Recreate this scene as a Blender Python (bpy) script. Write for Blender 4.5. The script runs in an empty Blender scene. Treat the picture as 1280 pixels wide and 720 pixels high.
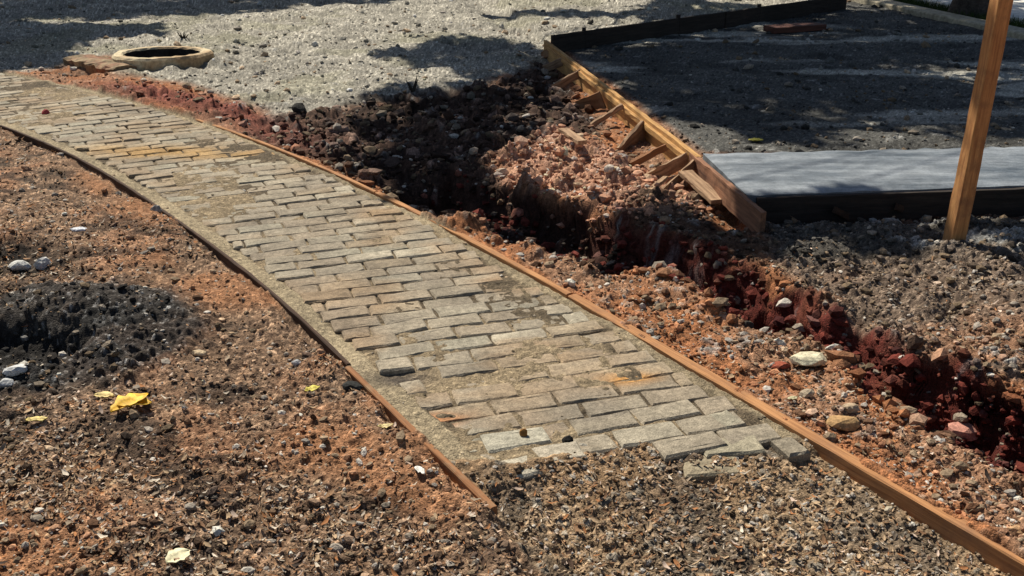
import bpy, bmesh, math, random
import numpy as np
from mathutils import Vector

random.seed(7)
RNG = np.random.default_rng(7)
F32 = np.float32
scene = bpy.context.scene
COL = scene.collection

# ------------------------------------------------------------------ camera
H, PITCH, FPX = 1.6, math.radians(22), 1300.0
cam = bpy.data.cameras.new('camera')
cam.sensor_width = 36.0
cam.lens = 36.0 * FPX / 1280.0
cam.clip_start, cam.clip_end = 0.05, 3000
cam_o = bpy.data.objects.new('camera', cam)
cam_o.location = (0, 0, H)
cam_o.rotation_euler = (math.radians(90) - PITCH, 0, 0)
COL.objects.link(cam_o)
scene.camera = cam_o


def P(px, py, z=0.0):
    """where the line of sight through a point of the photograph meets height z"""
    x, y = (px - 640) / FPX, (py - 360) / FPX
    fw = math.cos(PITCH) - y * math.sin(PITCH)
    dn = math.sin(PITCH) + y * math.cos(PITCH)
    h = H - z
    return np.array([x / dn * h, fw / dn * h, z])


# ------------------------------------------------------------------ noise
_T = [np.random.default_rng(100 + i).random((256, 256)).astype(F32) for i in range(6)]


def vnoise(x, y, seed=0):
    x = x + seed * 17.31
    y = y + seed * 9.77
    xi, yi = np.floor(x), np.floor(y)
    fx, fy = (x - xi), (y - yi)
    xi = xi.astype(np.int32) & 255
    yi = yi.astype(np.int32) & 255
    x1, y1 = (xi + 1) & 255, (yi + 1) & 255
    fx = fx * fx * fx * (fx * (fx * 6 - 15) + 10)
    fy = fy * fy * fy * (fy * (fy * 6 - 15) + 10)
    T = _T[seed % 6]
    a = T[xi, yi] * (1 - fx) + T[x1, yi] * fx
    b = T[xi, y1] * (1 - fx) + T[x1, y1] * fx
    return a * (1 - fy) + b * fy


def fbm(x, y, f, o=4, seed=0, gain=0.5):
    """-1..1 fractal noise"""
    v, a, n = 0, 1.0, 0
    c, s = 0.8, 0.6
    for i in range(o):
        v = v + a * (vnoise(x * f, y * f, seed + i) * 2 - 1)
        n += a
        a *= gain
        x, y = c * x - s * y, s * x + c * y
        f *= 2.03
    return v / n * 1.5


def pebbles(x, y, cell, seed=0, rmin=0.25, rmax=0.62, pw=1.5):
    """rounded stones: height in cell units and a random id per stone"""
    u, v = x / cell, y / cell
    ui, vi = np.floor(u), np.floor(v)
    best = np.zeros_like(u)
    bid = np.zeros_like(u)
    for di in (-1, 0, 1):
        for dj in (-1, 0, 1):
            cx, cy = ui + di, vi + dj
            a, b = (cx.astype(np.int32) + seed * 31) & 255, (cy.astype(np.int32) + seed * 57) & 255
            ox, oy, rr, idd = _T[0][a, b], _T[1][a, b], _T[2][a, b], _T[3][a, b]
            r = rmin + (rmax - rmin) * rr ** pw
            el = 0.7 + 0.6 * _T[4][a, b]
            dx, dy = (u - cx - ox), (v - cy - oy)
            an = idd * 6.283
            ca, sa = np.cos(an), np.sin(an)
            dx, dy = (ca * dx - sa * dy) * el, (sa * dx + ca * dy) / el
            h = r * (1 - (dx * dx + dy * dy) / (r * r))
            m = h > best
            best = np.where(m, h, best)
            bid = np.where(m, idd, bid)
    return best, bid


def sstep(a, b, x):
    t = np.clip((x - a) / (b - a), 0, 1)
    return t * t * (3 - 2 * t)


def poly_sd(x, y, pts):
    """signed distance to a polygon, positive inside"""
    pts = np.asarray(pts, dtype=F32)
    d = np.full(x.shape, 1e9, F32)
    ins = np.zeros(x.shape, bool)
    n = len(pts)
    for i in range(n):
        ax, ay = pts[i]
        bx, by = pts[(i + 1) % n]
        ex, ey = bx - ax, by - ay
        t = np.clip(((x - ax) * ex + (y - ay) * ey) / (ex * ex + ey * ey + 1e-12), 0, 1)
        d = np.minimum(d, (x - ax - t * ex) ** 2 + (y - ay - t * ey) ** 2)
        if abs(ey) > 1e-9:
            c = ((ay > y) != (by > y)) & (x < ex * (y - ay) / ey + ax)
            ins ^= c
    d = np.sqrt(d)
    return np.where(ins, d, -d)


def gp(*px):
    return [tuple(P(a, b)[:2]) for a, b in px]


# ------------------------------------------------------------------ the path's line
Rw = np.array([(1.26, 2.12), (1.03, 2.49), (.76, 2.91), (.57, 3.32), (.28, 3.75), (0, 4.19), (-.39, 4.81), (-.93, 5.55),
               (-1.69, 6.53), (-2.22, 7.13), (-2.63, 7.39), (-3.02, 7.75), (-3.43, 8.21), (-3.84, 8.62), (-4.29, 8.76)])
_s = np.r_[0, np.cumsum(np.linalg.norm(np.diff(Rw, axis=0), axis=1))]
_px, _py = np.polyfit(_s, Rw[:, 0], 4), np.polyfit(_s, Rw[:, 1], 4)
SMAX = _s[-1]
PW = 0.98                                       # paved width between the timbers


def curve(s):
    """point and unit tangent of the path's right edge at arc length s (straight beyond its ends)"""
    s = np.asarray(s, float)
    c = np.clip(s, 0, SMAX)
    p = np.stack([np.polyval(_px, c), np.polyval(_py, c)], -1)
    t = np.stack([np.polyval(np.polyder(_px), c), np.polyval(np.polyder(_py), c)], -1)
    t /= np.linalg.norm(t, axis=-1, keepdims=True)
    return p + t * (s - c)[..., None], t


SS = np.arange(-4, SMAX + 12, 0.06)
SC, ST = curve(SS)
SN = np.stack([-ST[:, 1], ST[:, 0]], -1)        # to the left


def path_sv(x, y):
    """along / across coordinates on the path"""
    s = np.empty(x.shape, F32)
    v = np.empty(x.shape, F32)
    xf, yf, sf, vf = x.ravel(), y.ravel(), s.ravel(), v.ravel()
    cx, cy = SC[:, 0].astype(F32), SC[:, 1].astype(F32)
    for i in range(0, xf.size, 40000):
        sl = slice(i, i + 40000)
        d = (xf[sl, None] - cx) ** 2 + (yf[sl, None] - cy) ** 2
        k = d.argmin(1)
        dx, dy = xf[sl] - SC[k, 0], yf[sl] - SC[k, 1]
        sf[sl] = SS[k] + dx * ST[k, 0] + dy * ST[k, 1]
        vf[sl] = dx * SN[k, 0] + dy * SN[k, 1]
    return s, v


SKEW = math.radians(-14)


def s_front(v):
    """where the laid pavers stop, across the path"""
    return np.interp(v, [0, .13, .34, .44, .59, .72, .86, .98], [.74, .74, .84, 1.0, 1.03, 1.04, 1.06, 1.08])


# ------------------------------------------------------------------ zones of the ground
Z_TRENCH = gp((560, 205), (640, 230), (720, 255), (790, 278), (870, 300), (945, 335), (985, 352), (1030, 385), (1085, 405),
              (1130, 432), (1200, 455), (1290, 500), (1400, 560), (1500, 735), (1420, 715), (1285, 604), (1200, 560), (1140, 525),
              (1075, 480), (1050, 450), (1000, 423), (945, 403), (900, 391), (870, 368), (830, 348), (760, 338), (700, 321),
              (640, 298), (590, 272), (540, 250), (500, 225))
Z_LIGHT = gp((-900, 130), (0, 92), (60, 85), (130, 68), (160, 92), (240, 105), (290, 122), (345, 152), (400, 142), (470, 124),
             (560, 112), (690, 78), (690, 50), (1060, 0), (1500, -60), (-2500, -90))
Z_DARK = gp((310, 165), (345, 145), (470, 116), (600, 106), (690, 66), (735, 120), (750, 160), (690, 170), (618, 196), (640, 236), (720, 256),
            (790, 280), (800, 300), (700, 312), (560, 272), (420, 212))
Z_DARK2 = gp((792, 248), (815, 236), (868, 230), (930, 282), (968, 296), (955, 338), (860, 312), (775, 284))
Z_MOUND = gp((622, 200), (700, 152), (760, 186), (850, 212), (870, 250), (800, 272), (720, 248), (640, 232))
Z_INSIDE = gp((690, 50), (1050, 2), (1240, -40), (1900, 120), (1700, 200), (880, 192))
Z_RIGHT = gp((930, 285), (960, 262), (1700, 225), (1700, 760), (1400, 560), (1290, 490), (1100, 425), (960, 335))
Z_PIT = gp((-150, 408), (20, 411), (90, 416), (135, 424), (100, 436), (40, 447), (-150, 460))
Z_HEAP = gp((-150, 385), (60, 368), (140, 352), (210, 372), (265, 405), (230, 440), (170, 470), (60, 500), (-150, 500))
Z_OR1 = gp((200, 318), (300, 330), (352, 378), (330, 396), (262, 392), (190, 352))
Z_OR2 = gp((360, 545), (450, 520), (500, 560), (560, 610), (560, 640), (420, 608))
Z_OR3 = gp((-60, 640), (60, 670), (110, 740), (-100, 760))
Z_OR4 = gp((90, 205), (150, 225), (210, 270), (150, 265), (90, 235))
Z_BLACK = gp((-40, 296), (60, 298), (90, 318), (50, 335), (-60, 340))  # near-black soil zone around the white rubble
MH = P(202, 65, 0.085)                           # the manhole


def gauss(x, y, c, r, ry=None):
    ry = ry or r
    return np.exp(-(((x - c[0]) / r) ** 2 + ((y - c[1]) / ry) ** 2))


def mixc(c, m, col):
    return c * (1 - m[..., None]) + np.asarray(col, F32) * m[..., None]


def ground(x, y, walls=False):
    x = x.astype(F32)
    y = y.astype(F32)
    s, v = path_sv(x, y)
    dist = np.sqrt(x * x + y * y)
    n1 = fbm(x, y, 1.3, 4, 0)
    n2 = fbm(x, y, 6.0, 4, 2)
    n3 = fbm(x, y, 28.0, 3, 1)
    n4 = fbm(x + 31, y - 12, 2.6, 5, 3)
    fine = np.clip(1.3 - dist / 9, 0.25, 1)
    w = n2 * 0.05 + n4 * 0.06
    wl = fbm(x, y, 2.4, 2, 4) * 0.07 + fbm(x, y, 9.0, 2, 2) * 0.022
    m4 = fbm(x + 5, y, 3.2, 3, 5)

    # stones of three sizes
    pa, ia = pebbles(x, y, 0.017, 1)
    pb, ib = pebbles(x, y, 0.042, 2)
    pc, ic = pebbles(x + n3 * 0.008, y + n2 * 0.01, 0.115, 3, 0.15, 0.6, 2.0)
    pd, idd = pebbles(x + n3 * 0.01, y + n2 * 0.02, 0.034, 4, 0.1, 0.55, 2.5)

    def zone(pts, soft=0.05, warp=1.0):
        return sstep(-soft, soft, poly_sd(x, y, pts) + w * warp)

    onpath = sstep(-0.012, 0.0, v) * sstep(PW + 0.012, PW, v) * (s < 14)
    left = sstep(PW, PW + 0.02, v)
    right = 1 - sstep(-0.02, 0.0, v)
    light = zone(Z_LIGHT, 0.12, 1.3) * (1 - onpath)
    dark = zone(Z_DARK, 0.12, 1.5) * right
    mound = zone(Z_MOUND, 0.10) * right
    dark2 = zone(Z_DARK2, 0.06, .8) * right
    inside = zone(Z_INSIDE, 0.05, 0.2) * right
    near = zone(Z_RIGHT, 0.10, 1.5) * right
    tsd = poly_sd(x, y, Z_TRENCH) + wl
    trench = sstep(-0.03, 0.10 + .04 * m4, tsd + (pc - .2) * .025 + (pb - .2) * .012) * right
    trc = sstep(-0.035, 0.03, tsd + n2 * .03) * right
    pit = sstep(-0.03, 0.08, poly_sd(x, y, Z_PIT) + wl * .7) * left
    heap = zone(Z_HEAP, 0.10, 1.5) * left
    blk = zone(Z_BLACK, 0.08, 1.0) * left
    org = np.maximum.reduce([zone(q, 0.12, 2.0) for q in (Z_OR1, Z_OR2, Z_OR3, Z_OR4)]) * left

    # ---- height
    z = n1 * 0.012 + n2 * 0.012 + n3 * 0.008 * fine
    trod = 0.25 + 0.75 * sstep(-.25, .25, fbm(x - 4, y + 2, 1.7, 3, 1))
    z += trod * pa * 0.017 * 0.5 * fine + trod * pb * 0.042 * (0.22 + .2 * sstep(-.1, .4, m4)) * np.clip(fine + .3, 0, 1)
    soil = -0.035 + z
    zl = soil + 0.020 + .014 * sstep(.22, .05, v - PW) + (-.006 + .022 * n2) * sstep(2.3, 1.9, s) * sstep(.12, .03, v - PW) + n4 * 0.02 + 0.025 * gauss(s, v, (.86, 1.02), .06, .05) - 0.025 * gauss(v, v * 0, (PW + 0.03, 0), 0.025, 1)
    zl = zl + heap * (0.01 + pb * 0.02) + 0.09 * gauss(x, y, P(110, 388), 0.42, 0.2) - pit * 0.08
    zl += 0.05 * gauss(x, y, P(120, 520), 0.25, 0.12) * 0.4 - blk * 0.05 + pc * 0.02 * (0.4 + blk)
    zr = -0.012 + z + n4 * 0.012 + pc * 0.03 * (1 - light)
    zr = zr + light * (-0.0 - pc * 0.01 + n2 * 0.012)
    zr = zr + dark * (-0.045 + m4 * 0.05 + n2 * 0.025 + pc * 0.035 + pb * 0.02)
    zr = zr + mound * (-0.005 + m4 * 0.03 + n2 * 0.022 + pc * 0.04 + pb * 0.03)
    zr = zr + near * (-0.01 + m4 * 0.03 + n2 * 0.015 + pb * 0.015)
    fill = gauss(x, y, P(1035, 402), 0.16, 0.12) * 0.7
    tz = -0.235 + m4 * 0.06 + n2 * 0.04 + pc * 0.11 + pb * .03 + fill * 0.07
    tz = np.minimum(tz, zr)
    zr = zr * (1 - trench) + tz * trench
    zr += 0.03 * sstep(0.16, 0.02, np.abs(tsd)) * (1 - trench) * (0.4 + n2) * right
    zr += 0.05 * gauss(x, y, P(578, 284), 0.10, 0.07)
    zr += sstep(-.10, -.03, v) * (.004 + .022 * sstep(-.1, .5, fbm(s, v * .3, 2.2, 3, 4) + .25 * sstep(1.5, 4, s)))
    sl_ = 5.27 + 0.135 * (x - 1.3) - y
    zr = zr - 0.075 * sstep(0.55, 0.15, sl_) * sstep(-.3, -.1, sl_) * sstep(1.0, 1.2, x) * (1 - inside)
    zr += .03 * gauss(x, y, P(1188, 303), .09) * (1 + n2)
    # the soil is scraped lower along the braced form
    fd = (x - 1.165) * 0.9886 + (y - 4.94) * 0.1508
    zr = zr - 0.06 * sstep(-.45, -.16, fd) * sstep(.1, .03, fd) * sstep(4.6, 4.9, y) * (1 - inside) * (1 - trench)
    clods = gauss(s, v, (6.0, -0.28), 0.9, 0.2) + 0.8 * gauss(s, v, (7.2, -0.2), 0.7, 0.25)
    zr += clods * (0.03 + n2 * 0.035 + pc * 0.05)
    zr = zr * (1 - inside) + (0.005 + z * 0.8 + n4 * 0.012) * inside
    # hole inside the manhole ring
    rm = np.hypot(x - MH[0], y - MH[1])
    zr = np.where(rm < 0.37, -0.7, zr + 0.02 * sstep(0.75, 0.45, rm) * (1 + n2))
    zr -= 0.10 * gauss(x, y, P(108, 88), 0.22, 0.10)
    # the bed of the path and the filling of its joints
    base = -0.046 + z * 0.9 + n4 * 0.012 + pb * 0.003 + .018 * sstep(.5, .05, s_front(v) - s) + (.026 + .018 * n2 + .012 * m4) * sstep(.16, .0, s_front(v) - s)
    joint = -0.0065 + n2 * 0.0062 + n4 * .003 + n3 * 0.004
    laid = sstep(-0.02, 0.03, s - s_front(v) + n2 * 0.06 - .08 * sstep(.8, .95, v))
    band = np.maximum(sstep(PW - 0.085, PW - 0.065, v + n2 * 0.012), 0.8 * sstep(0.05, 0.03, v + n2 * 0.02)) * laid
    sunk = gauss(x, y, P(500, 470), 0.10, 0.07)
    band = band * (1 - 0.8 * sunk)
    bz = -0.001 + n2 * 0.005 + n3 * 0.003 + n1 * 0.004
    zp = base * (1 - laid) + joint * laid
    zp = zp * (1 - band) + bz * band - 0.010 * sunk
    z = zl * left + zr * right + zp * (1 - left - right)

    # ---- colour of the materials, some shade painted in
    tone = (ia - 0.5)
    spk = np.where(pa > 0.12, ia, 0.35)[..., None]
    litter_lo, litter_hi = np.array([.055, .036, .026], F32), np.array([.50, .37, .26], F32)
    c = litter_lo + (litter_hi - litter_lo) * (spk ** 1.6)
    warm = sstep(-0.15, 0.5, n4 + n1 * 0.5)
    red = np.array([.32, .165, .09], F32) * (0.55 + 0.9 * spk)
    c = c * (1 - 0.42 * warm[..., None]) + red * (0.42 * warm[..., None])
    big = (pb > 0.28)
    c = np.where(big[..., None], c * 0.4 + 0.6 * np.stack([.06 + .36 * ib, .04 + .25 * ib, .028 + .165 * ib], -1), c)
    c = c * np.array([1.22, 1.1, 1.0], F32)
    dm = sstep(.12, .5, fbm(x * .8 + y * .15, y * 1.5, 5.5, 4, 2)) * .72
    c = c * (1 - dm[..., None]) + np.array([.03, .022, .018], F32) * (.4 + 1.2 * spk) * dm[..., None]
    c = mixc(c, org * 0.78, [0, 0, 0]) + (np.array([.39, .185, .088], F32) * (0.5 + 0.7 * spk)) * (org * 0.78)[..., None]
    hc = np.array([.06, .061, .06], F32) * (0.25 + 1.6 * spk ** 2 + 4.0 * spk ** 10)
    c = c * (1 - heap[..., None] * .9) + hc * heap[..., None] * .9
    c = mixc(c, np.maximum(pit, blk) * 0.8, [.012, .011, .010])  # pit's shadow painted near-black; the black soil zone shares the colour
    # right: orange soil by the timber, then the trench
    cr = np.array([.41, .175, .078], F32) * (0.45 + 0.75 * spk)
    cr = cr * (1 - 0.5 * sstep(0.0, 0.5, n4)[..., None]) + (litter_lo + (litter_hi - litter_lo) * spk) * (0.5 * sstep(0.0, 0.5, n4)[..., None])
    cr = np.where((big & (ib > .72))[..., None], cr * 0.3 + 0.7 * np.stack([.10 + .35 * ib, .07 + .24 * ib, .05 + .17 * ib], -1), cr)
    lc = np.array([.48, .445, .37], F32) * (0.12 + 1.25 * spk) * (1 + 0.25 * n4[..., None])
    lc = lc * (1 - 0.5 * sstep(0.1, 0.6, n1)[..., None]) + np.array([.30, .285, .19], F32) * (0.4 + spk) * (0.5 * sstep(0.1, 0.6, n1)[..., None])
    cr = cr * (1 - light[..., None]) + lc * light[..., None]
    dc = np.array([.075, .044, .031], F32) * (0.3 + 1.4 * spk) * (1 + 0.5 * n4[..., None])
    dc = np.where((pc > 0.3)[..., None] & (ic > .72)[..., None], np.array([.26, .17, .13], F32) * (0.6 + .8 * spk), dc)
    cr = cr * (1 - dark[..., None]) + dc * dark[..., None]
    mc = np.array([.54, .30, .19], F32) * (0.35 + 1.0 * spk)
    mc = np.where((pb > 0.2)[..., None], np.stack([.22 + .38 * ib, .11 + .24 * ib, .07 + .17 * ib], -1), mc)
    cr = cr * (1 - mound[..., None]) + mc * mound[..., None]
    cr = cr * (1 - dark2[..., None] * .9) + np.array([.07, .045, .03], F32) * (.35 + 1.3 * spk) * dark2[..., None] * .9  # darker brown patch beside the end board
    nc = litter_lo * 1.1 + (np.array([.40, .30, .22], F32) - litter_lo) * spk ** 1.4
    nc = nc * (1 - .5 * warm[..., None]) + np.array([.34, .16, .08], F32) * (.5 + spk) * (.5 * warm[..., None])
    nd = sstep(4.1, 4.5, y + n4 * 0.3)[..., None]  # dark gravel before the slab, with the shade there painted in
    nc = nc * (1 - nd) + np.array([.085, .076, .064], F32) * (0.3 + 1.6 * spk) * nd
    nw = near * (1 - dark2 * .85)
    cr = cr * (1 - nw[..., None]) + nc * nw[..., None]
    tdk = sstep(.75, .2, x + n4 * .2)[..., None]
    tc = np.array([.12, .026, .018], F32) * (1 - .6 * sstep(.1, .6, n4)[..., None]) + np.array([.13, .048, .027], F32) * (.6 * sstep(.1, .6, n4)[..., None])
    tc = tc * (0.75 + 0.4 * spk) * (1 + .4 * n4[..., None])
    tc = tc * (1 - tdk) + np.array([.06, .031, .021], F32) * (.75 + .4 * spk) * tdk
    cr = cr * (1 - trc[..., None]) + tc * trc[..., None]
    cl = np.clip(clods, 0, 1) * (1 - inside)
    cr = cr * (1 - cl[..., None]) + np.array([.24, .08, .055], F32) * (0.4 + spk) * cl[..., None]
    ic_ = np.array([.10, .098, .09], F32) * (0.25 + 1.3 * spk) * (1 + .35 * n4[..., None])
    ln = sstep(0.18, 0.5, fbm(x * 0.35 + y * 0.05, y * 1.3, 1.1, 4, 5))[..., None]
    ic_ = ic_ * (1 - ln) + np.array([.44, .42, .36], F32) * (0.45 + spk) * ln
    cr = cr * (1 - inside[..., None]) + ic_ * inside[..., None]
    pl = np.clip(gauss(x, y, P(1162, 297), 0.09, 0.10) + gauss(x, y, P(1240, 292), 0.14, 0.09) + .7 * gauss(x, y, P(1140, 265), 0.3, 0.06), 0, 1)
    pl = sstep(.25, .6, pl + n2 * .35 + n3 * .2)
    cr = cr * (1 - pl[..., None]) + np.array([.46, .45, .42], F32) * (0.3 + .8 * spk) * pl[..., None]
    # path bed
    bc = np.array([.35, .245, .15], F32) * (0.35 + 1.1 * spk)
    bw = sstep(-0.2, 0.4, n4)[..., None]
    bc = bc * (1 - .4 * bw) + np.array([.34, .19, .09], F32) * (.3 + spk) * (.4 * bw)
    bc = np.where((big & (ib > .5))[..., None], np.stack([.08 + .3 * ib, .07 + .25 * ib, .055 + .19 * ib], -1), bc)
    bk = sstep(.1, .5, fbm(x + 3, y, 4.0, 4, 0))[..., None] * .6
    bc = bc * (1 - bk) + np.array([.12, .10, .08], F32) * (.3 + 1.2 * spk) * bk
    jc = np.array([.12, .092, .06], F32) * (0.5 + spk)
    gr = sstep(0.05, 0.5, n4 + n1)[..., None]
    jc = jc * (1 - gr) + np.array([.26, .20, .125], F32) * (0.5 + spk) * gr
    kc = np.array([.335, .27, .175], F32) * (0.65 + .5 * spk) * (1 + .25 * n4[..., None])
    cp = bc * (1 - laid[..., None]) + jc * laid[..., None]
    cp = cp * (1 - band[..., None]) + kc * band[..., None]
    cp = mixc(cp, sunk * .8, [.05, .045, .045])
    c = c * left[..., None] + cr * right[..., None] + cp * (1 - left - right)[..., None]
    if walls:
        return z.astype(F32), np.clip(c, 0.004, 0.8).astype(F32), np.clip(4 * trench * (1 - trench) + 3 * pit * (1 - pit), 0, 1)
    return z.astype(F32), np.clip(c, 0.004, 0.8).astype(F32)


# ------------------------------------------------------------------ materials
def new_mat(name):
    m = bpy.data.materials.new(name)
    m.use_nodes = True
    nt = m.node_tree
    b = nt.nodes['Principled BSDF']
    return m, nt, b


def N(nt, t, **kw):
    n = nt.nodes.new(t)
    for k, v in kw.items():
        if k in n.inputs.keys() if isinstance(k, str) else False:
            n.inputs[k].default_value = v
        else:
            setattr(n, k, v)
    return n


def inset(n, **kw):
    for k, v in kw.items():
        n.inputs[k.replace('_', ' ')].default_value = v


def mul_noise(nt, col_socket, vec, scales, amt):
    """multiply a colour by layered noise"""
    L = nt.links.new
    cur = col_socket
    for sc, (lo, hi), det in zip(scales, amt, (3, 4, 2, 2)):
        nz = nt.nodes.new('ShaderNodeTexNoise')
        nz.inputs['Scale'].default_value = sc
        nz.inputs['Detail'].default_value = det
        nz.inputs['Roughness'].default_value = 0.65
        L(vec, nz.inputs['Vector'])
        mr = nt.nodes.new('ShaderNodeMapRange')
        mr.inputs['From Min'].default_value = 0.32
        mr.inputs['From Max'].default_value = 0.68
        mr.inputs['To Min'].default_value = lo
        mr.inputs['To Max'].default_value = hi
        L(nz.outputs['Fac'], mr.inputs['Value'])
        mx = nt.nodes.new('ShaderNodeVectorMath')
        mx.operation = 'SCALE'
        L(cur, mx.inputs[0])
        L(mr.outputs['Result'], mx.inputs['Scale'])
        cur = mx.outputs[0]
    return cur


def attr_mat(name, scales, amt, bump_scale=120, bump=0.5, bdist=0.01, rough=0.95, attr='Col', spec=0.15):
    """material coloured by a mesh attribute times procedural noise"""
    m, nt, b = new_mat(name)
    L = nt.links.new
    a = nt.nodes.new('ShaderNodeAttribute')
    a.attribute_name = attr
    g = nt.nodes.new('ShaderNodeNewGeometry')
    c = mul_noise(nt, a.outputs['Color'], g.outputs['Position'], scales, amt)
    L(c, b.inputs['Base Color'])
    nz = nt.nodes.new('ShaderNodeTexNoise')
    nz.inputs['Scale'].default_value = bump_scale
    nz.inputs['Detail'].default_value = 4
    L(g.outputs['Position'], nz.inputs['Vector'])
    bp = nt.nodes.new('ShaderNodeBump')
    bp.inputs['Strength'].default_value = bump
    bp.inputs['Distance'].default_value = bdist
    L(nz.outputs['Fac'], bp.inputs['Height'])
    L(bp.outputs['Normal'], b.inputs['Normal'])
    b.inputs['Roughness'].default_value = rough
    b.inputs['Specular IOR Level'].default_value = spec
    return m


def flat_mat(name, col, rough=0.9, scale=40, lo=0.6, hi=1.35, bump=0.4, bscale=90, spec=0.2, coord='obj', stain=None):
    m, nt, b = new_mat(name)
    L = nt.links.new
    tc = nt.nodes.new('ShaderNodeTexCoord')
    rgb = nt.nodes.new('ShaderNodeRGB')
    rgb.outputs[0].default_value = (*col, 1)
    src = rgb.outputs[0]
    if stain:
        nz = nt.nodes.new('ShaderNodeTexNoise')
        nz.inputs['Scale'].default_value = stain[1]
        nz.inputs['Detail'].default_value = 5
        L(tc.outputs['Object'], nz.inputs['Vector'])
        rp = nt.nodes.new('ShaderNodeValToRGB')
        rp.color_ramp.elements[0].position = 0.45
        rp.color_ramp.elements[1].position = 0.62
        L(nz.outputs['Fac'], rp.inputs['Fac'])
        mx = nt.nodes.new('ShaderNodeMix')
        mx.data_type = 'RGBA'
        L(rp.outputs['Color'], mx.inputs[0])
        L(src, mx.inputs[6])
        mx.inputs[7].default_value = (*stain[0], 1)
        src = mx.outputs[2]
    c = mul_noise(nt, src, tc.outputs['Object'], (scale, scale * 4), ((lo, hi), (0.75, 1.2)))
    L(c, b.inputs['Base Color'])
    nz = nt.nodes.new('ShaderNodeTexNoise')
    nz.inputs['Scale'].default_value = bscale
    nz.inputs['Detail'].default_value = 4
    L(tc.outputs['Object'], nz.inputs['Vector'])
    bp = nt.nodes.new('ShaderNodeBump')
    bp.inputs['Strength'].default_value = bump
    bp.inputs['Distance'].default_value = 0.01
    L(nz.outputs['Fac'], bp.inputs['Height'])
    L(bp.outputs['Normal'], b.inputs['Normal'])
    b.inputs['Roughness'].default_value = rough
    b.inputs['Specular IOR Level'].default_value = spec
    return m


def wood_mat(name, light, dark, grain=(3, 70, 70), rough=0.85, dirt=0.35, dirtcol=(.10, .05, .03)):
    """sawn timber: grain runs along the 'st' attribute's x"""
    m, nt, b = new_mat(name)
    L = nt.links.new
    a = nt.nodes.new('ShaderNodeAttribute')
    a.attribute_name = 'st'
    mp = nt.nodes.new('ShaderNodeMapping')
    mp.inputs['Scale'].default_value = grain
    L(a.outputs['Vector'], mp.inputs['Vector'])
    nz = nt.nodes.new('ShaderNodeTexNoise')
    nz.inputs['Scale'].default_value = 1.0
    nz.inputs['Detail'].default_value = 6
    nz.inputs['Roughness'].default_value = 0.7
    L(mp.outputs['Vector'], nz.inputs['Vector'])
    rp = nt.nodes.new('ShaderNodeValToRGB')
    rp.color_ramp.elements[0].position = 0.30
    rp.color_ramp.elements[0].color = (*dark, 1)
    rp.color_ramp.elements[1].position = 0.66
    rp.color_ramp.elements[1].color = (*light, 1)
    L(nz.outputs['Fac'], rp.inputs['Fac'])
    n2 = nt.nodes.new('ShaderNodeTexNoise')
    n2.inputs['Scale'].default_value = 9
    n2.inputs['Detail'].default_value = 6
    n2.inputs['Roughness'].default_value = 0.7
    L(a.outputs['Vector'], n2.inputs['Vector'])
    r2 = nt.nodes.new('ShaderNodeMapRange')
    r2.inputs['From Min'].default_value = 0.5
    r2.inputs['From Max'].default_value = 0.72
    r2.inputs['To Max'].default_value = dirt * 2
    L(n2.outputs['Fac'], r2.inputs['Value'])
    mx = nt.nodes.new('ShaderNodeMix')
    mx.data_type = 'RGBA'
    L(r2.outputs['Result'], mx.inputs[0])
    L(rp.outputs['Color'], mx.inputs[6])
    mx.inputs[7].default_value = (*dirtcol, 1)
    L(mx.outputs[2], b.inputs['Base Color'])
    bp = nt.nodes.new('ShaderNodeBump')
    bp.inputs['Strength'].default_value = 0.5
    bp.inputs['Distance'].default_value = 0.004
    L(nz.outputs['Fac'], bp.inputs['Height'])
    L(bp.outputs['Normal'], b.inputs['Normal'])
    b.inputs['Roughness'].default_value = rough
    b.inputs['Specular IOR Level'].default_value = 0.2
    return m


M_GROUND = attr_mat('ground_soil', (3.0, 45, 190), ((.85, 1.15), (.6, 1.4), (.5, 1.5)), 170, 0.7, 0.012)
M_PAVER = attr_mat('concrete_pavers', (6, 50, 220), ((.8, 1.2), (.7, 1.25), (.7, 1.25)), 160, 0.55, 0.006, 0.9)
M_STONES = attr_mat('loose_stones', (30, 120), ((.8, 1.2), (.7, 1.25)), 150, 0.5, 0.008)
M_LEAFLIT = attr_mat('leaf_litter', (60,), ((.75, 1.2),), 90, 0.3, 0.004, 0.85)
M_RAIL = wood_mat('orange_timber', (.53, .27, .115), (.21, .09, .04), (4, 110, 110), dirt=.5, dirtcol=(.27, .14, .075))
M_EDGE2 = wood_mat('soiled_orange_timber', (.34, .16, .07), (.15, .065, .03), (4, 90, 90), dirt=.5, dirtcol=(.28, .19, .11))
M_EDGE = wood_mat('muddy_timber', (.075, .042, .026), (.03, .018, .013), (4, 90, 90), dirt=.4)
M_FORM = wood_mat('form_board_timber', (.62, .36, .13), (.26, .13, .05), (4, 60, 60), dirt=.22)
M_FORMRED = wood_mat('stained_form_timber', (.36, .18, .10), (.12, .055, .035), (4, 60, 60), dirt=.3, dirtcol=(.04, .03, .025))
M_REDB = wood_mat('dark_red_board', (.15, .06, .042), (.06, .028, .02))
M_BRACE = wood_mat('brace_timber', (.50, .33, .20), (.16, .09, .05), (5, 60, 60), dirt=.3)
M_SHADEW = wood_mat('shade_dark_timber', (.055, .042, .034), (.02, .016, .014), (4, 50, 50), dirt=.3, dirtcol=(.02, .018, .016))  # shade on the far and front forms put into a near-black timber colour
M_POST = wood_mat('post_timber', (.66, .34, .13), (.30, .12, .045), (4, 60, 60), dirt=.35, dirtcol=(.22, .11, .06))
M_SLAB = None


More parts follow.
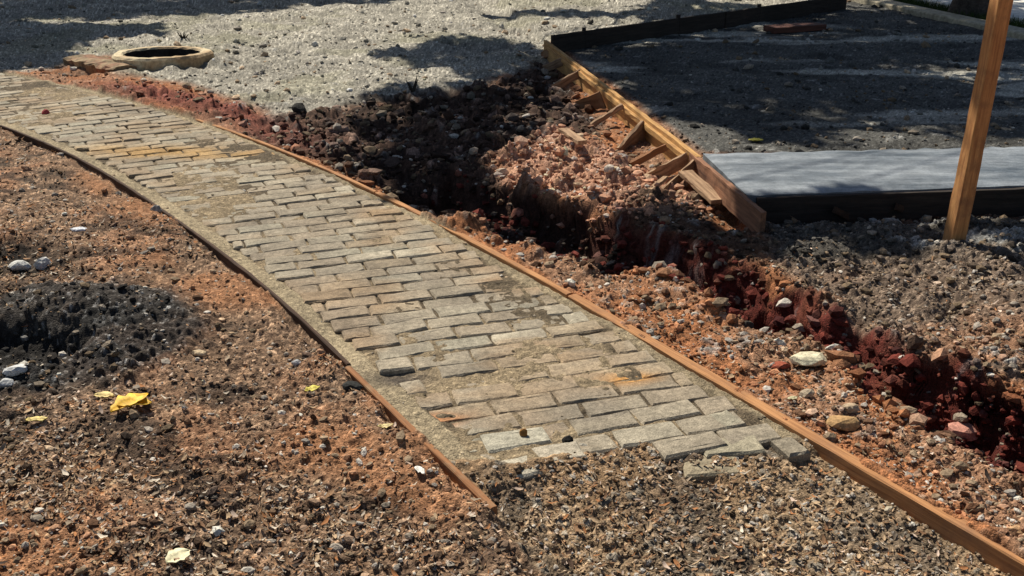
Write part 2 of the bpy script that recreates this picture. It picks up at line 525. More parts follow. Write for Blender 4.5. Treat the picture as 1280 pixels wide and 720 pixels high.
# ------------------------------------------------------------------ helpers that link objects
def tag(o, label=None, cat=None, group=None, kind=None):
    if label:
        o['label'] = label
    if cat:
        o['category'] = cat
    if group:
        o['group'] = group
    if kind:
        o['kind'] = kind
    return o


def mesh_obj(name, V, Fc, mat, loc=(0, 0, 0), parent=None, st=None, col=None, smooth=False):
    """one mesh object; V in world coordinates, loc its origin"""
    V = np.asarray(V, float)
    loc = np.asarray(loc, float)
    me = bpy.data.meshes.new(name)
    me.from_pydata((V - loc).tolist(), [], [list(map(int, f)) for f in Fc])
    if mat:
        me.materials.append(mat)
    if st is not None:
        at = me.attributes.new('st', 'FLOAT_VECTOR', 'POINT')
        at.data.foreach_set('vector', np.asarray(st, F32).ravel())
    if col is not None:
        at = me.attributes.new('Col', 'FLOAT_COLOR', 'POINT')
        c = np.ones((len(V), 4), F32)
        c[:, :3] = col
        at.data.foreach_set('color', c.ravel())
    if smooth:
        me.polygons.foreach_set('use_smooth', np.ones(len(me.polygons), bool))
    me.update()
    o = bpy.data.objects.new(name, me)
    COL.objects.link(o)
    if parent is not None:
        o.parent = parent
        o.location = loc - np.asarray(parent.location)
    else:
        o.location = loc
    return o


def big_mesh(name, V, Q, mat, col=None, smooth=True):
    """fast path for large meshes; Q is an (n,k) index array"""
    me = bpy.data.meshes.new(name)
    n, k = Q.shape
    me.vertices.add(len(V))
    me.vertices.foreach_set('co', np.asarray(V, F32).ravel())
    me.loops.add(n * k)
    me.loops.foreach_set('vertex_index', Q.astype(np.int32).ravel())
    me.polygons.add(n)
    me.polygons.foreach_set('loop_start', (np.arange(n) * k).astype(np.int32))
    me.polygons.foreach_set('loop_total', np.full(n, k, np.int32))
    me.polygons.foreach_set('use_smooth', np.full(n, smooth, bool))
    me.update(calc_edges=True)
    me.validate()
    me.materials.append(mat)
    if col is not None:
        at = me.attributes.new('Col', 'FLOAT_COLOR', 'POINT')
        c = np.ones((len(V), 4), F32)
        c[:, :3] = col
        at.data.foreach_set('color', c.ravel())
    o = bpy.data.objects.new(name, me)
    COL.objects.link(o)
    return o


def empty(name, loc):
    o = bpy.data.objects.new(name, None)
    o.empty_display_size = 0.1
    o.location = loc
    COL.objects.link(o)
    return o


def sweep(points, sides, widths, heights, tops, rough=0.0, rs=1, cap=True):
    """a timber along points (n,2): rounded rectangle, top at tops[i]; the width runs from the line to its left by widths"""
    r = np.random.default_rng(rs)
    pts = np.asarray(points, float)
    n = len(pts)
    t = np.gradient(pts, axis=0)
    t /= np.linalg.norm(t, axis=1, keepdims=True)
    nl = np.stack([-t[:, 1], t[:, 0]], -1)
    s = np.r_[0, np.cumsum(np.linalg.norm(np.diff(pts, axis=0), axis=1))]
    e = 0.0035
    V, S = [], []
    for i in range(n):
        w, h, z = widths[i], heights[i], tops[i]
        prof = [(0, -h), (0, -e), (e, 0), (w * .5, rough * .3), (w - e, 0), (w, -e), (w, -h)]
        for a, b in prof:
            a2 = a + r.normal(0, rough * .5)
            b2 = b + r.normal(0, rough * .5)
            V.append((pts[i, 0] + nl[i, 0] * a2, pts[i, 1] + nl[i, 1] * a2, z + b2))
            S.append((s[i] + rs * 3.7, a, b))
    k = 7
    Fc = []
    for i in range(n - 1):
        for j in range(k):
            a, b = i * k + j, i * k + (j + 1) % k
            Fc.append((a, a + k, b + k, b))
    if cap:
        Fc.append(tuple(range(k)))
        Fc.append(tuple(reversed(range((n - 1) * k, n * k))))
    return np.array(V), Fc, np.array(S)


def beam(a, b, w, h, side=None, n=8, jit=0.0015, rs=0, droop=None):
    """a straight sawn piece from a to b: w across, h down from its top edge (both along its own axes)"""
    r = np.random.default_rng(rs + 11)
    a, b = np.asarray(a, float), np.asarray(b, float)
    d = b - a
    L = np.linalg.norm(d)
    d /= L
    up = np.array([0, 0, 1.0])
    if side is None:
        side = np.cross(up, d)
        side /= np.linalg.norm(side)
    side = np.asarray(side, float)
    dn = -np.cross(d, side)
    dn = dn if dn[2] < 0 else -dn
    e = min(w, h) * 0.09
    prof = [(-w / 2 + e, 0), (w / 2 - e, 0), (w / 2, e), (w / 2, h - e), (w / 2 - e, h), (-w / 2 + e, h), (-w / 2, h - e), (-w / 2, e)]
    V, S = [], []
    for i in range(n + 1):
        t = i / n
        for p, q in prof:
            qq = q * (droop(t) if droop else 1)
            j = r.normal(0, jit, 3)
            V.append(a + d * L * t + side * p + dn * qq + j)
            S.append((L * t + rs * 1.37, p + rs * .31, q))
    k = 8
    Fc = []
    for i in range(n):
        for j in range(k):
            x, y = i * k + j, i * k + (j + 1) % k
            Fc.append((x, y, y + k, x + k))
    Fc.append(tuple(reversed(range(k))))
    Fc.append(tuple(range(n * k, n * k + k)))
    return np.array(V), Fc, np.array(S)


def zg(x, y):
    z, _ = ground(np.array([x]), np.array([y]))
    return float(z[0])


# ------------------------------------------------------------------ the ground: one sheet to the horizon
def build_ground():
    fr, half = 1040.0, 288.0
    vr = np.arange(half * 2 + 34, -10, -0.8)
    ang = PITCH + np.arctan((vr - half) / fr)
    ynear = H / np.tan(ang)
    yback = np.array([-300, -120, -60, -30, -15, -8, -4, -2, -1, -.3, .3, .8, 1.2, 1.5, 1.7])
    yback = yback[yback < ynear[0] - .05]
    yfar = ynear[-1] * np.exp(np.linspace(0.02, 4.2, 40))
    ys = np.r_[yback, ynear, yfar]
    td = np.linspace(-1.07, 1.07, 1230)
    step = td[1] - td[0]
    out = [td[-1]]
    st = step
    while out[-1] < 80:
        st *= 1.09
        out.append(out[-1] + st)
    out = np.array(out[1:])
    ts = np.r_[-out[::-1], td, out]
    hw = 0.495 * np.clip(ys, 1.4, None) * 1.0 + 0.30
    X = (ts[None, :] * hw[:, None]).astype(F32)
    Y = np.repeat(ys[:, None], len(ts), 1).astype(F32)
    Z, C, Wm = ground(X, Y, True)
    # crumbled ledges on the cut faces: push them in and out by noise that changes with depth
    k1 = fbm(X * .8 + Y * .6, Z * 1.6 + X * .2, 11.0, 3, 1) * .024 + fbm(X + Y * .7, Z * 1.3 - Y * .3, 34.0, 2, 3) * .004
    k2 = fbm(X * .6 - Y * .8 + 7, Z * 2.0, 13.0, 3, 0) * .022
    X = X + Wm * (k1 * .8 + k2 * .5)
    Y = Y + Wm * (k1 * .59 - k2 * .6)
    far = sstep(16, 30, np.hypot(X, Y))
    Z = Z * (1 - far)
    n, m = X.shape
    V = np.stack([X, Y, Z], -1).reshape(-1, 3)
    i = np.arange(n * m).reshape(n, m)
    Q = np.stack([i[:-1, :-1], i[:-1, 1:], i[1:, 1:], i[1:, :-1]], -1).reshape(-1, 4)
    o = big_mesh('ground', V, Q, M_GROUND, C.reshape(-1, 3))
    tag(o, kind='structure')


build_ground()


# ------------------------------------------------------------------ the paved path
def paver_shape(c, ax, ay, l, w, z, tilt, col, r, dep=1.0):
    """one chipped concrete paver: vertices, faces, colours"""
    e = 0.007
    V, Fc = [], []
    up = np.array([-tilt[0], -tilt[1], 1.0])
    xs = [-.5, -.2, .15, .5]
    ys = [-.5, .5]
    ring = []
    for (hx, hy) in ((-1, -1), (-.33, -1), (.33, -1), (1, -1), (1, 0), (1, 1), (.33, 1), (-.33, 1), (-1, 1), (-1, 0)):
        ring.append((hx * l / 2, hy * w / 2))
    ring = np.array(ring)
    nn = len(ring)
    jit = r.normal(0, 0.0022, (nn, 2))
    for lev, (ins, dz) in enumerate(((0, -0.055), (0, -e * .9), (e, 0), (e * 3.2, 0.0008))):
        for k in range(nn):
            q = ring[k] + jit[k] * (1 if lev else .5)
            q = q * (1 - 2 * ins / np.array([l, w])) if ins else q
            zz = z + dz * (1 if lev else dep) + q @ np.array(tilt) + r.normal(0, .0009)
            p = c + ax * q[0] + ay * q[1]
            V.append((p[0], p[1], zz))
    for lev in range(3):
        for k in range(nn):
            a, b = lev * nn + k, lev * nn + (k + 1) % nn
            Fc.append((a, b, b + nn, a + nn))
    Fc.append(tuple(range(3 * nn, 4 * nn)))
    return V, Fc, [col] * len(V)


def paver_colour(r, s, v):
    k = r.random()
    base = np.array([.318, .272, .203])
    if k < .12:
        base = np.array([.37, .325, .245])
    elif k < .26:
        base = np.array([.285, .235, .172])
    elif k < .33:
        base = np.array([.305, .245, .17])
    elif k < .46:
        base = np.array([.305, .275, .21])
    return base * r.uniform(.86, 1.10)


def build_path():
    r = np.random.default_rng(5)
    V, Fc, Cc = [], [], []
    pitch = 0.1035
    ns = int((SMAX + 5) / pitch)
    c_, s_ = math.cos(SKEW), math.sin(SKEW)
    loose = []
    for k in range(ns):
        s0 = 0.3 + k * pitch
        x_off = (k * 0.075) % 0.209 + r.normal(0, .02) - 0.25
        u = x_off - 0.2
        while u < PW + 0.4:
            L = 0.203
            # skewed course: u runs across the path
            uc = u + L / 2
            s = s0 + math.tan(SKEW) * -(uc - PW / 2) * 1.0
            lo, hi = max(u, 0.035), min(u + L, PW - 0.072)
            u += L + 0.006
            if hi - lo < 0.045:
                continue
            vm, ln = (lo + hi) / 2, hi - lo
            s = s0 - math.tan(SKEW) * (vm - PW / 2) + r.normal(0, .0025)
            if s < s_front(vm) + r.normal(0, .045):
                continue
            p, t = curve(s)
            nl = np.array([-t[1], t[0]])
            cpos = p + nl * vm
            ca, sa = math.cos(-SKEW + r.normal(0, .02)), math.sin(-SKEW + r.normal(0, .02))
            ax = -nl
            ax = np.array([ca * ax[0] + sa * ax[1], -sa * ax[0] + ca * ax[1]]) if False else np.array([c_ * ax[0] - s_ * ax[1], s_ * ax[0] + c_ * ax[1]])
            rot = r.normal(0, .018)
            ax = np.array([math.cos(rot) * ax[0] - math.sin(rot) * ax[1], math.sin(rot) * ax[0] + math.cos(rot) * ax[1]])
            ay = np.array([-ax[1], ax[0]])
            if math.hypot(*(cpos - P(500, 470)[:2])) < .09:
                continue
            z = r.normal(0.0, .003) + 0.006 * math.sin(s * 2.1 + vm * 3)
            tilt = (r.normal(0, .015), r.normal(0, .02))
            a, b, cc = paver_shape(cpos, ax, ay, ln / c_ * .985, 0.098 * r.uniform(.97, 1.01), z, tilt, paver_colour(r, s, vm), r)
            o = len(V)
            V += a
            Fc += [tuple(i + o for i in f) for f in b]
            Cc += cc
    V = np.array(V)
    C = np.array(Cc)
    # rust and soil stains that have a shape of their own
    for px, rx, ry, col, am in (((785, 472), .10, .05, (.50, .24, .06), .9), ((240, 190), .9, .16, (.40, .23, .07), .75),
                                ((550, 522), .10, .05, (.42, .17, .06), .8), ((640, 352), .2, .08, (.33, .19, .10), .5),
                                ((470, 268), .3, .12, (.30, .19, .10), .4)):
        g = np.clip(gauss(V[:, 0], V[:, 1], P(*px), rx, ry) * 1.3 + fbm(V[:, 0], V[:, 1], 12, 3, 1) * .25, 0, 1) * gauss(V[:, 0], V[:, 1], P(*px), rx * 1.6, ry * 1.6)
        C = mixc(C, np.clip(g * am, 0, 1), col)
    sv_ = fbm(V[:, 0], V[:, 1], 3.2, 5, 3)
    C = mixc(C, sstep(.05, .7, sv_) * .55, (.30, .20, .115))
    C = mixc(C, sstep(.1, .7, fbm(V[:, 0] + 9, V[:, 1], 4.5, 5, 1)) * .5, (.19, .16, .125))
    o = mesh_obj('path', V, Fc, M_PAVER, col=C)
    tag(o, kind='structure')


build_path()


# ------------------------------------------------------------------ timber edging
def edging(name, s0, s1, v, w, h, top, mat, label, rs, rough=.0012, wav=.004):
    n = max(6, int((s1 - s0) / .08))
    s = np.linspace(s0, s1, n)
    p, t = curve(s)
    nl = np.stack([-t[:, 1], t[:, 0]], -1)
    v_ = v + wav * np.sin(s * 2.3 + rs)
    pts = p + nl * v_[:, None]
    tops = top + .004 * np.sin(s * 1.7 + rs * 2)
    V, Fc, S = sweep(pts, 1, np.full(n, w), np.full(n, h), tops, rough, rs)
    o = mesh_obj(name, V, Fc, mat, loc=(*pts[0], top - h), st=S)
    return tag(o, label, 'edging board', 'timber boards edging the path')


edging('edging_board', -3.0, 2.02, -0.043, .043, .10, .014, M_RAIL, 'thick orange board edging the path beside the bare gravel bed', 1)
edging('edging_board', 2.03, 3.75, -0.034, .031, .09, .011, M_RAIL, 'orange board edging the pavers along the deep red trench', 2)
edging('edging_board', 3.76, 6.2, -0.028, .024, .09, .009, M_RAIL, 'thin soil-covered board edging the far pavers below the dark soil', 3)
edging('edging_board', 0.88, 1.9, PW + .002, .022, .09, .008, M_EDGE2, 'short rusty orange board edging the near path beside a white leaf scrap', 4)
edging('edging_board', 1.91, 6.8, PW + .002, .016, .09, .006, M_EDGE, 'long dark brown board edging the path on the leaf-littered side', 5)

# ------------------------------------------------------------------ loose pavers at the broken end of the path
r_ = np.random.default_rng(21)
for (px, py, ln, ang, zz, tl, col, lab) in (
        (914, 556, .185, 9, .003, (.02, -.02), (.30, .265, .19), 'whole grey paver at the broken end of the paving nearest the orange board'),
        (645, 547, .20, 17, .003, (.0, .03), (.40, .37, .29), 'pale speckled paver with a brown pebble on it at the broken end'),
        (700, 564, .14, 15, .005, (.01, .02), (.40, .35, .27), 'pale paver cut short beside a black hole at the broken end'),
        (640, 584, .15, 20, -.002, (.02, .04), (.40, .36, .28), 'pale tilted half-buried paver lowest of those at the broken end'),
        (890, 580, .17, 2, -.010, (.03, .05), (.30, .25, .17), 'sunken sandy paver half covered by gravel below the whole grey one'),
        (908, 523, .075, 25, .004, (.0, .0), (.31, .28, .21), 'small cut grey paver at the edge just above the whole grey one')):
    c = P(px, py, zz)
    a = math.radians(ang)
    ax, ay = np.array([math.cos(a), math.sin(a)]), np.array([-math.sin(a), math.cos(a)])
    V, Fc, Cc = paver_shape(c[:2], ax, ay, ln, .098, zz, tl, np.array(col), r_, .75)
    o = mesh_obj('paver', V, Fc, M_PAVER, loc=(c[0], c[1], zz - .055), col=np.array(Cc))
    tag(o, lab, 'paver', 'loose pavers at the unfinished end of the path')


# ------------------------------------------------------------------ formwork, slab
A_far, A_mid, A_end = P(682, 50, .085), P(874, 196, .085), P(955, 266, .085)
fw = empty('formwork', (A_end[0], A_end[1], -.05))
tag(fw, 'long board form with sloping kicker braces standing along the red soil', 'formwork')


def part(name, geo, mat, parent, label=None):
    V, Fc, S = geo
    o = mesh_obj(name, V, Fc, mat, loc=V.mean(0), parent=parent, st=S)
    if label:
        o['label'] = label
    return o


part('board', beam(A_far, A_mid, .034, .17, n=40, rs=1), M_FORM, fw, 'long yellowish board in sunlight')
part('board', beam(P(858, 190, .082) + np.array([.03, 0, 0]), A_end, .028, .125, n=16, rs=2), M_FORMRED, fw, 'short brown end board')
part('ledger', beam(P(690, 58, .06) + np.array([-.032, 0, 0]), P(862, 192, .06) + np.array([-.032, 0, 0]), .026, .035, n=30, rs=3), M_FORM, fw)
for i, (t0, t1, dp) in enumerate((((690, 57), (678, 67), .08), ((703, 70), (683, 84), .08), ((725, 86), (694, 107), .06), ((749, 113), (722, 130), .09),
                                  ((777, 130), (738, 154), .035), ((804, 152), (768, 184), .10), ((831, 177), (786, 202), .03),
                                  ((858, 190), (805, 216), .075), ((868, 200), (832, 238), .05))):
    a, b = P(*t0, .075), P(*t1, -.04)
    rb = np.random.default_rng(300 + i)
    a = a + np.array([0, rb.normal(0, .02), rb.uniform(-.015, .005)])
    b = b + np.array([rb.normal(0, .02), rb.normal(0, .04), rb.uniform(-.01, .02)])
    part('brace', beam(a, b, rb.uniform(.014, .030), dp * rb.uniform(.8, 1.2), n=6, rs=20 + i, jit=.003,
                       droop=(lambda t: 1.5 - .9 * t) if i in (3, 5) else None), M_BRACE if i % 3 else M_EDGE2, fw)

fb = P(1058, -6, .17)
f2 = empty('formwork', (*(P(686, 52, .1)[:2]), -.05))
tag(f2, 'dark shaded board form running along the far side of the dark gravel', 'formwork')
g0, g1 = P(690, 44, .16), fb
part('board', beam(g0, g0 + (g1 - g0) * .52, .035, .28, n=24, rs=5), M_SHADEW, f2)
part('board', beam(g0 + (g1 - g0) * .523, g1, .035, .28, n=24, rs=6), M_SHADEW, f2)
for i in range(4):
    q = g0 + (g1 - g0) * (.08 + .28 * i)
    part('stake', beam(q + np.array([.02, .045, .03]), q + np.array([.02, .045, -.3]), .04, .04, side=(1, 0, 0), n=3, rs=40 + i), M_SHADEW, f2)

# slab
ST_ = .080
c0, c1 = P(934, 243, ST_), P(1280, 230.5, ST_)
d_ = (c1 - c0)[:2] / np.linalg.norm((c1 - c0)[:2])
far0, far1 = P(879, 191, ST_), P(1280, 182, ST_)
df = (far1 - far0)[:2] / np.linalg.norm((far1 - far0)[:2])


def slab_mat():
    m, nt, b = new_mat('fresh_concrete')
    L = nt.links.new
    tc = nt.nodes.new('ShaderNodeTexCoord')
    mp = nt.nodes.new('ShaderNodeMapping')
    mp.inputs['Scale'].default_value = (1.0, 4.8, 1)
    L(tc.outputs['Object'], mp.inputs['Vector'])
    nz = nt.nodes.new('ShaderNodeTexNoise')
    nz.inputs['Scale'].default_value = 1.6
    nz.inputs['Detail'].default_value = 6
    nz.inputs['Roughness'].default_value = .6
    L(mp.outputs['Vector'], nz.inputs['Vector'])
    rp = nt.nodes.new('ShaderNodeValToRGB')
    e = rp.color_ramp.elements
    e[0].position, e[0].color = .36, (.075, .092, .11, 1)
    e[1].position, e[1].color = .66, (.30, .325, .35, 1)
    L(nz.outputs['Fac'], rp.inputs['Fac'])
    c = mul_noise(nt, rp.outputs['Color'], tc.outputs['Object'], (9, 60, 300), ((.8, 1.15), (.8, 1.15), (.7, 1.2)))
    L(c, b.inputs['Base Color'])
    b.inputs['Roughness'].default_value = .45
    b.inputs['Specular IOR Level'].default_value = .45
    n2 = nt.nodes.new('ShaderNodeTexNoise')
    n2.inputs['Scale'].default_value = 60
    L(tc.outputs['Object'], n2.inputs['Vector'])
    bp = nt.nodes.new('ShaderNodeBump')
    bp.inputs['Strength'].default_value = .2
    bp.inputs['Distance'].default_value = .004
    L(n2.outputs['Fac'], bp.inputs['Height'])
    L(bp.outputs['Normal'], b.inputs['Normal'])
    return m


def build_slab():
    nx, ny = 60, 12
    V, Fc = [], []
    r = np.random.default_rng(3)
    for j in range(ny + 1):
        for i in range(nx + 1):
            a = c0[:2] + d_ * 4.0 * i / nx
            b = far0[:2] + df * 4.0 * i / nx
            p = a + (b - a) * j / ny
            if j == ny:
                p = p + np.array([0, r.normal(0, .012)])
            V.append((p[0], p[1], ST_ + r.normal(0, .0012) - (.006 if j in (0, ny) or i == 0 else 0)))
    for j in range(ny):
        for i in range(nx):
            a = j * (nx + 1) + i
            Fc.append((a, a + 1, a + nx + 2, a + nx + 1))
    edge = [i for i in range(nx + 1)] + [j * (nx + 1) + nx for j in range(1, ny + 1)] + [ny * (nx + 1) + i for i in range(nx - 1, -1, -1)] + [j * (nx + 1) for j in range(ny - 1, 0, -1)]
    o = len(V)
    for k in edge:
        V.append((V[k][0], V[k][1], -.06))
    n = len(edge)
    for k in range(n):
        Fc.append((edge[k], o + k, o + (k + 1) % n, edge[(k + 1) % n]))
    ob = mesh_obj('concrete_slab', V, Fc, slab_mat(), loc=(*c0[:2], -.06), smooth=False)
    tag(ob, 'flat strip of fresh bluish grey concrete poured behind the wooden post', 'concrete slab')


build_slab()
f3 = empty('formwork', (*c0[:2], -.06))
tag(f3, 'low black board form holding the near edge of the concrete slab', 'formwork')
off = np.array([-d_[1], d_[0], 0]) * -.018
part('board', beam(np.array([*c0[:2], .066]) + off + np.array([*d_, 0]) * .05, np.array([*(c0[:2] + d_ * 3.95), .066]) + off, .026, .19, n=40, rs=8), M_SHADEW, f3)
for i, (t0, t1) in enumerate((((968, 256), (998, 276)), ((1045, 258), (1068, 271)), ((1122, 254), (1142, 264)), ((1262, 244), (1290, 254)))):
    part('brace', beam(P(*t0, .02), P(*t1, -.06), .02, .035, n=4, rs=50 + i), M_BRACE if i == 0 else M_EDGE, f3)

# ------------------------------------------------------------------ wooden post
pb = P(1188, 306, -.03)


def build_post():
    r = np.random.default_rng(17)
    top = pb + np.array([.075, -.03, 2.6])
    n = 40
    w = .073
    ang = math.radians(12)
    V, S = [], []
    e = .006
    prof = [(-1, -1), (1, -1), (1, 1), (-1, 1)]
    pr = []
    for i, (a, b) in enumerate(prof):
        pa, pn = prof[i - 1], prof[(i + 1) % 4]
        for q in (pa, pn):
            dx, dy = q[0] - a, q[1] - b
            l = math.hypot(dx, dy)
            pr.append((a * w / 2 + dx / l * e, b * w / 2 + dy / l * e))
    base = pb - np.array([0, 0, .35])
    for i in range(n + 1):
        t = i / n
        c = base + (top - base) * t + np.array([math.sin(t * 7) * .004, math.cos(t * 5) * .004, 0])
        k = 1.0 + .04 * math.sin(t * 9 + 1)
        for (a, b) in pr:
            a, b = a * k + r.normal(0, .0008), b * k + r.normal(0, .0008)
            V.append((c[0] + math.cos(ang) * a - math.sin(ang) * b, c[1] + math.sin(ang) * a + math.cos(ang) * b, c[2]))
            S.append((t * 3.2, a, b))
    Fc = []
    for i in range(n):
        for j in range(8):
            x, y = i * 8 + j, i * 8 + (j + 1) % 8
            Fc.append((x, y, y + 8, x + 8))
    Fc.append(tuple(range(n * 8, n * 8 + 8)))
    o = mesh_obj('wooden_post', V, Fc, M_POST, loc=pb, st=S)
    tag(o, 'tall square orange-brown wooden post standing in front of the concrete slab', 'post')


build_post()

# ------------------------------------------------------------------ manhole
M_RING = flat_mat('sandy_concrete', (.62, .52, .34), scale=9, lo=.8, hi=1.15, stain=((.40, .28, .16), 4))
M_HOLESHADE = flat_mat('hole_shade_concrete', (.035, .03, .025), scale=8)  # the hole's shade put into the inner wall's colour
M_LEDGE = flat_mat('soil_stained_concrete', (.30, .22, .13), scale=10, lo=.6, hi=1.25, stain=((.24, .12, .07), 6))


def build_ring():
    r = np.random.default_rng(9)
    n = 48
    ro, ri, zt, zb = .43, .33, .085, -.55
    V, Fc = [], []
    prof = [(ro, -.2), (ro, zt - .02), (ro - .02, zt), (ri + .015, zt), (ri, zt - .015), (ri, zb)]
    for k in range(n):
        a = 2 * math.pi * k / n
        w = .008 * math.sin(a * 3 + 1) + .005 * math.sin(a * 7)
        for (q, z) in prof:
            q2 = q + (w if q > .4 else w * .4) + r.normal(0, .0015)
            zz = z + r.normal(0, .002) - .05 * math.sin(a) * .4 * 0
            tilt = -.012 * math.sin(a) * q / ro
            V.append((MH[0] + math.cos(a) * q2, MH[1] + math.sin(a) * q2, zz + tilt))
    k = len(prof)
    for i in range(n):
        for j in range(k - 1):
            a, b = i * k + j, ((i + 1) % n) * k + j
            Fc.append((a, b, b + 1, a + 1))
    inner = [f for f in Fc if min(i % k for i in f) == 4]
    Fc = [f for f in Fc if min(i % k for i in f) != 4]
    o = mesh_obj('manhole_ring', V, Fc, M_RING, loc=(MH[0], MH[1], -.05), smooth=False)
    mesh_obj('inner_wall', V, inner, M_HOLESHADE, loc=(MH[0], MH[1], -.05), parent=o)
    tag(o, 'round sandy concrete manhole ring with an open black hole beside the path', 'manhole')


build_ring()
l0, l1 = P(76, 71, .05), P(140, 85, .05)


def build_ledge():
    r = np.random.default_rng(12)
    d = (l1 - l0)
    L = np.linalg.norm(d)
    d /= L
    b = np.array([-d[1], d[0], 0])
    nx = 14
    V, Fc = [], []
    rows = [(0.05, -.25), (0.0, .03), (.03, .05), (.16, .055), (.30, .03), (.32, -.2)]
    for i in range(nx + 1):
        for (q, z) in rows:
            p = l0 + d * L * i / nx + b * (q + r.normal(0, .015))
            V.append((p[0], p[1], z + r.normal(0, .006)))
    k = len(rows)
    for i in range(nx):
        for j in range(k - 1):
            a = i * k + j
            Fc.append((a, a + k, a + k + 1, a + 1))
    Fc.append(tuple(range(k)))
    Fc.append(tuple(reversed(range(nx * k, nx * k + k))))
    o = mesh_obj('concrete_slab', V, Fc, M_LEDGE, loc=(*((l0 + l1) / 2)[:2], -.1))
    tag(o, 'soil-stained brown slab half buried beside the manhole ring', 'concrete slab')


build_ledge()


# ------------------------------------------------------------------ single stones, leaves and scraps
_bm = bmesh.new()
bmesh.ops.create_icosphere(_bm, subdivisions=2, radius=1)
ICO_V = np.array([v.co[:] for v in _bm.verts])
ICO_F = [[v.index for v in f.verts] for f in _bm.faces]
_bm.free()
_bm = bmesh.new()
bmesh.ops.create_icosphere(_bm, subdivisions=1, radius=1)
ICO1_V = np.array([v.co[:] for v in _bm.verts])
ICO1_F = np.array([[v.index for v in f.verts] for f in _bm.faces])
_bm.free()


def rock_verts(r, sx, sy, sz, cuts=12, depth=.70):
    V = ICO_V.copy()
    for _ in range(cuts):
        n = r.normal(0, 1, 3)
        n /= np.linalg.norm(n)
        dcut = r.uniform(depth - .14, depth + .14)
        k = V @ n
        V = V - np.outer(np.clip(k - dcut, 0, None), n) * .92
    V += r.normal(0, .025, V.shape)
    return V * np.array([sx, sy, sz])


def rock(px, py, wpx, hk, col, name, label, cat='stone', yk=.75, seed=0, group=None, rot=None, stain=None, sink=.33):
    p = P(px, py, -.01)
    slant = p[1] * math.cos(PITCH) + (H) * math.sin(PITCH)
    w = wpx / FPX * slant / 2
    r = np.random.default_rng(seed + 1000)
    V = rock_verts(r, w, w * yk, w * hk)
    a = r.uniform(-.3, .3) if rot is None else rot
    V = np.stack([V[:, 0] * math.cos(a) - V[:, 1] * math.sin(a), V[:, 0] * math.sin(a) + V[:, 1] * math.cos(a), V[:, 2]], -1)
    z = zg(p[0], p[1])
    c = np.array([p[0], p[1], z + w * hk * (1 - 2 * sink)])
    m = flat_mat(name + '_surface', col, scale=30, lo=.7, hi=1.2, stain=stain)
    o = mesh_obj(name, V + c, ICO_F, m, loc=(p[0], p[1], z))
    tag(o, label, cat, group)
    return o


rock(1010, 458, 62, .32, (.66, .60, .42), 'stone', 'flat pale cream stone slab lying between the board and the trench', yk=.55, seed=1, rot=.05, sink=.05)
rock(1041, 446, 26, .5, (.60, .57, .50), 'stone', 'small whitish stone against the far corner of the cream slab', seed=2)
rock(971, 437, 24, .6, (.50, .47, .40), 'stone', 'small pale stone on orange soil just beyond the cream slab', seed=3)
rock(975, 458, 30, .35, (.34, .09, .05), 'clod', 'flat dark red clod touching the cream slab on the board side', 'clod', seed=4)
rock(1008, 497, 22, .8, (.46, .37, .26), 'stone', 'blocky tan stone standing between the cream slab and the board', seed=5)
rock(1052, 536, 44, .45, (.42, .26, .12), 'clod', 'orange-tan clod beside the board below the blocky tan stone', 'clod', seed=6)
rock(1062, 520, 26, .5, (.44, .33, .22), 'stone', 'tan stone just above the orange-tan clod by the board', seed=7)
rock(1268, 671, 30, .6, (.52, .32, .17), 'stone', 'orange-tan stone at the corner of the photo beside the board', seed=8)
rock(1113, 628, 14, .8, (.52, .45, .33), 'stone', 'small pale round stone tucked under the board on the gravel bed', seed=9)
rock(936, 404, 16, .9, (.035, .032, .03), 'stone', 'small black stone alone on the orange soil by the trench', seed=10)
rock(868, 398, 12, .6, (.55, .50, .42), 'stone', 'tiny whitish stone beside the black stone and the board', seed=11)
rock(1216, 480, 48, .55, (.50, .24, .18), 'clod', 'pinkish red clod with a lit crest lying inside the trench', 'clod', seed=12, sink=-.2)
rock(22, 320, 30, .6, (.62, .61, .57), 'stone', 'whitish rubble stone at the photo edge on the blackened soil', seed=13)
rock(52, 318, 26, .75, (.60, .59, .56), 'stone', 'whitish rubble stone on blackened soil beside another at the edge', seed=14)
rock(97, 285, 28, .22, (.66, .68, .72), 'stone', 'flat bluish white stone above the blackened rubble', yk=.5, seed=15)
rock(22, 468, 34, .55, (.55, .55, .54), 'stone', 'pale grey stone at the near lip of the black pit', seed=16)
rock(6, 478, 26, .5, (.50, .50, .49), 'stone', 'pale grey stone cut by the photo edge near the black pit', seed=17)
rock(249, 441, 24, .4, (.55, .42, .27), 'stone', 'tan chip of stone on dark gravel beyond the yellow leaves', seed=18)
rock(196, 268, 18, .8, (.30, .28, .26), 'stone', 'grey stone with a dark side close to the dark edging board', seed=19)
rock(370, 455, 14, .7, (.50, .50, .50), 'stone', 'small grey pebble alone between dark gravel and path', seed=20)
rock(440, 487, 30, .5, (.03, .03, .028), 'clod', 'black clod of wet gravel against the edging beside the path', 'clod', seed=21)
rock(655, 549, 13, .9, (.26, .13, .04), 'stone', 'brown pebble sitting on the pale speckled paver', seed=22, sink=-.2)
rock(709, 555, 19, .8, (.012, .011, .010), 'clod', 'black lump standing in for the dark hole beside the pale cut paver', 'clod', seed=23, sink=.1)  # near-black lump added where there is only a shadowed hole
rock(729, 557, 18, .7, (.46, .42, .34), 'stone', 'pale stone beside the black lump at the broken end', seed=24)
rock(693, 98, 18, .5, (.62, .58, .52), 'stone', 'white stone lying by the far end of the braced form', seed=25)
rock(684, 88, 12, .6, (.60, .57, .52), 'stone', 'smaller white stone right behind the white stone by the form', seed=26)
rock(633, 182, 14, .8, (.58, .52, .45), 'stone', 'pale round stone at the foot of the red mound on dark soil', seed=27)
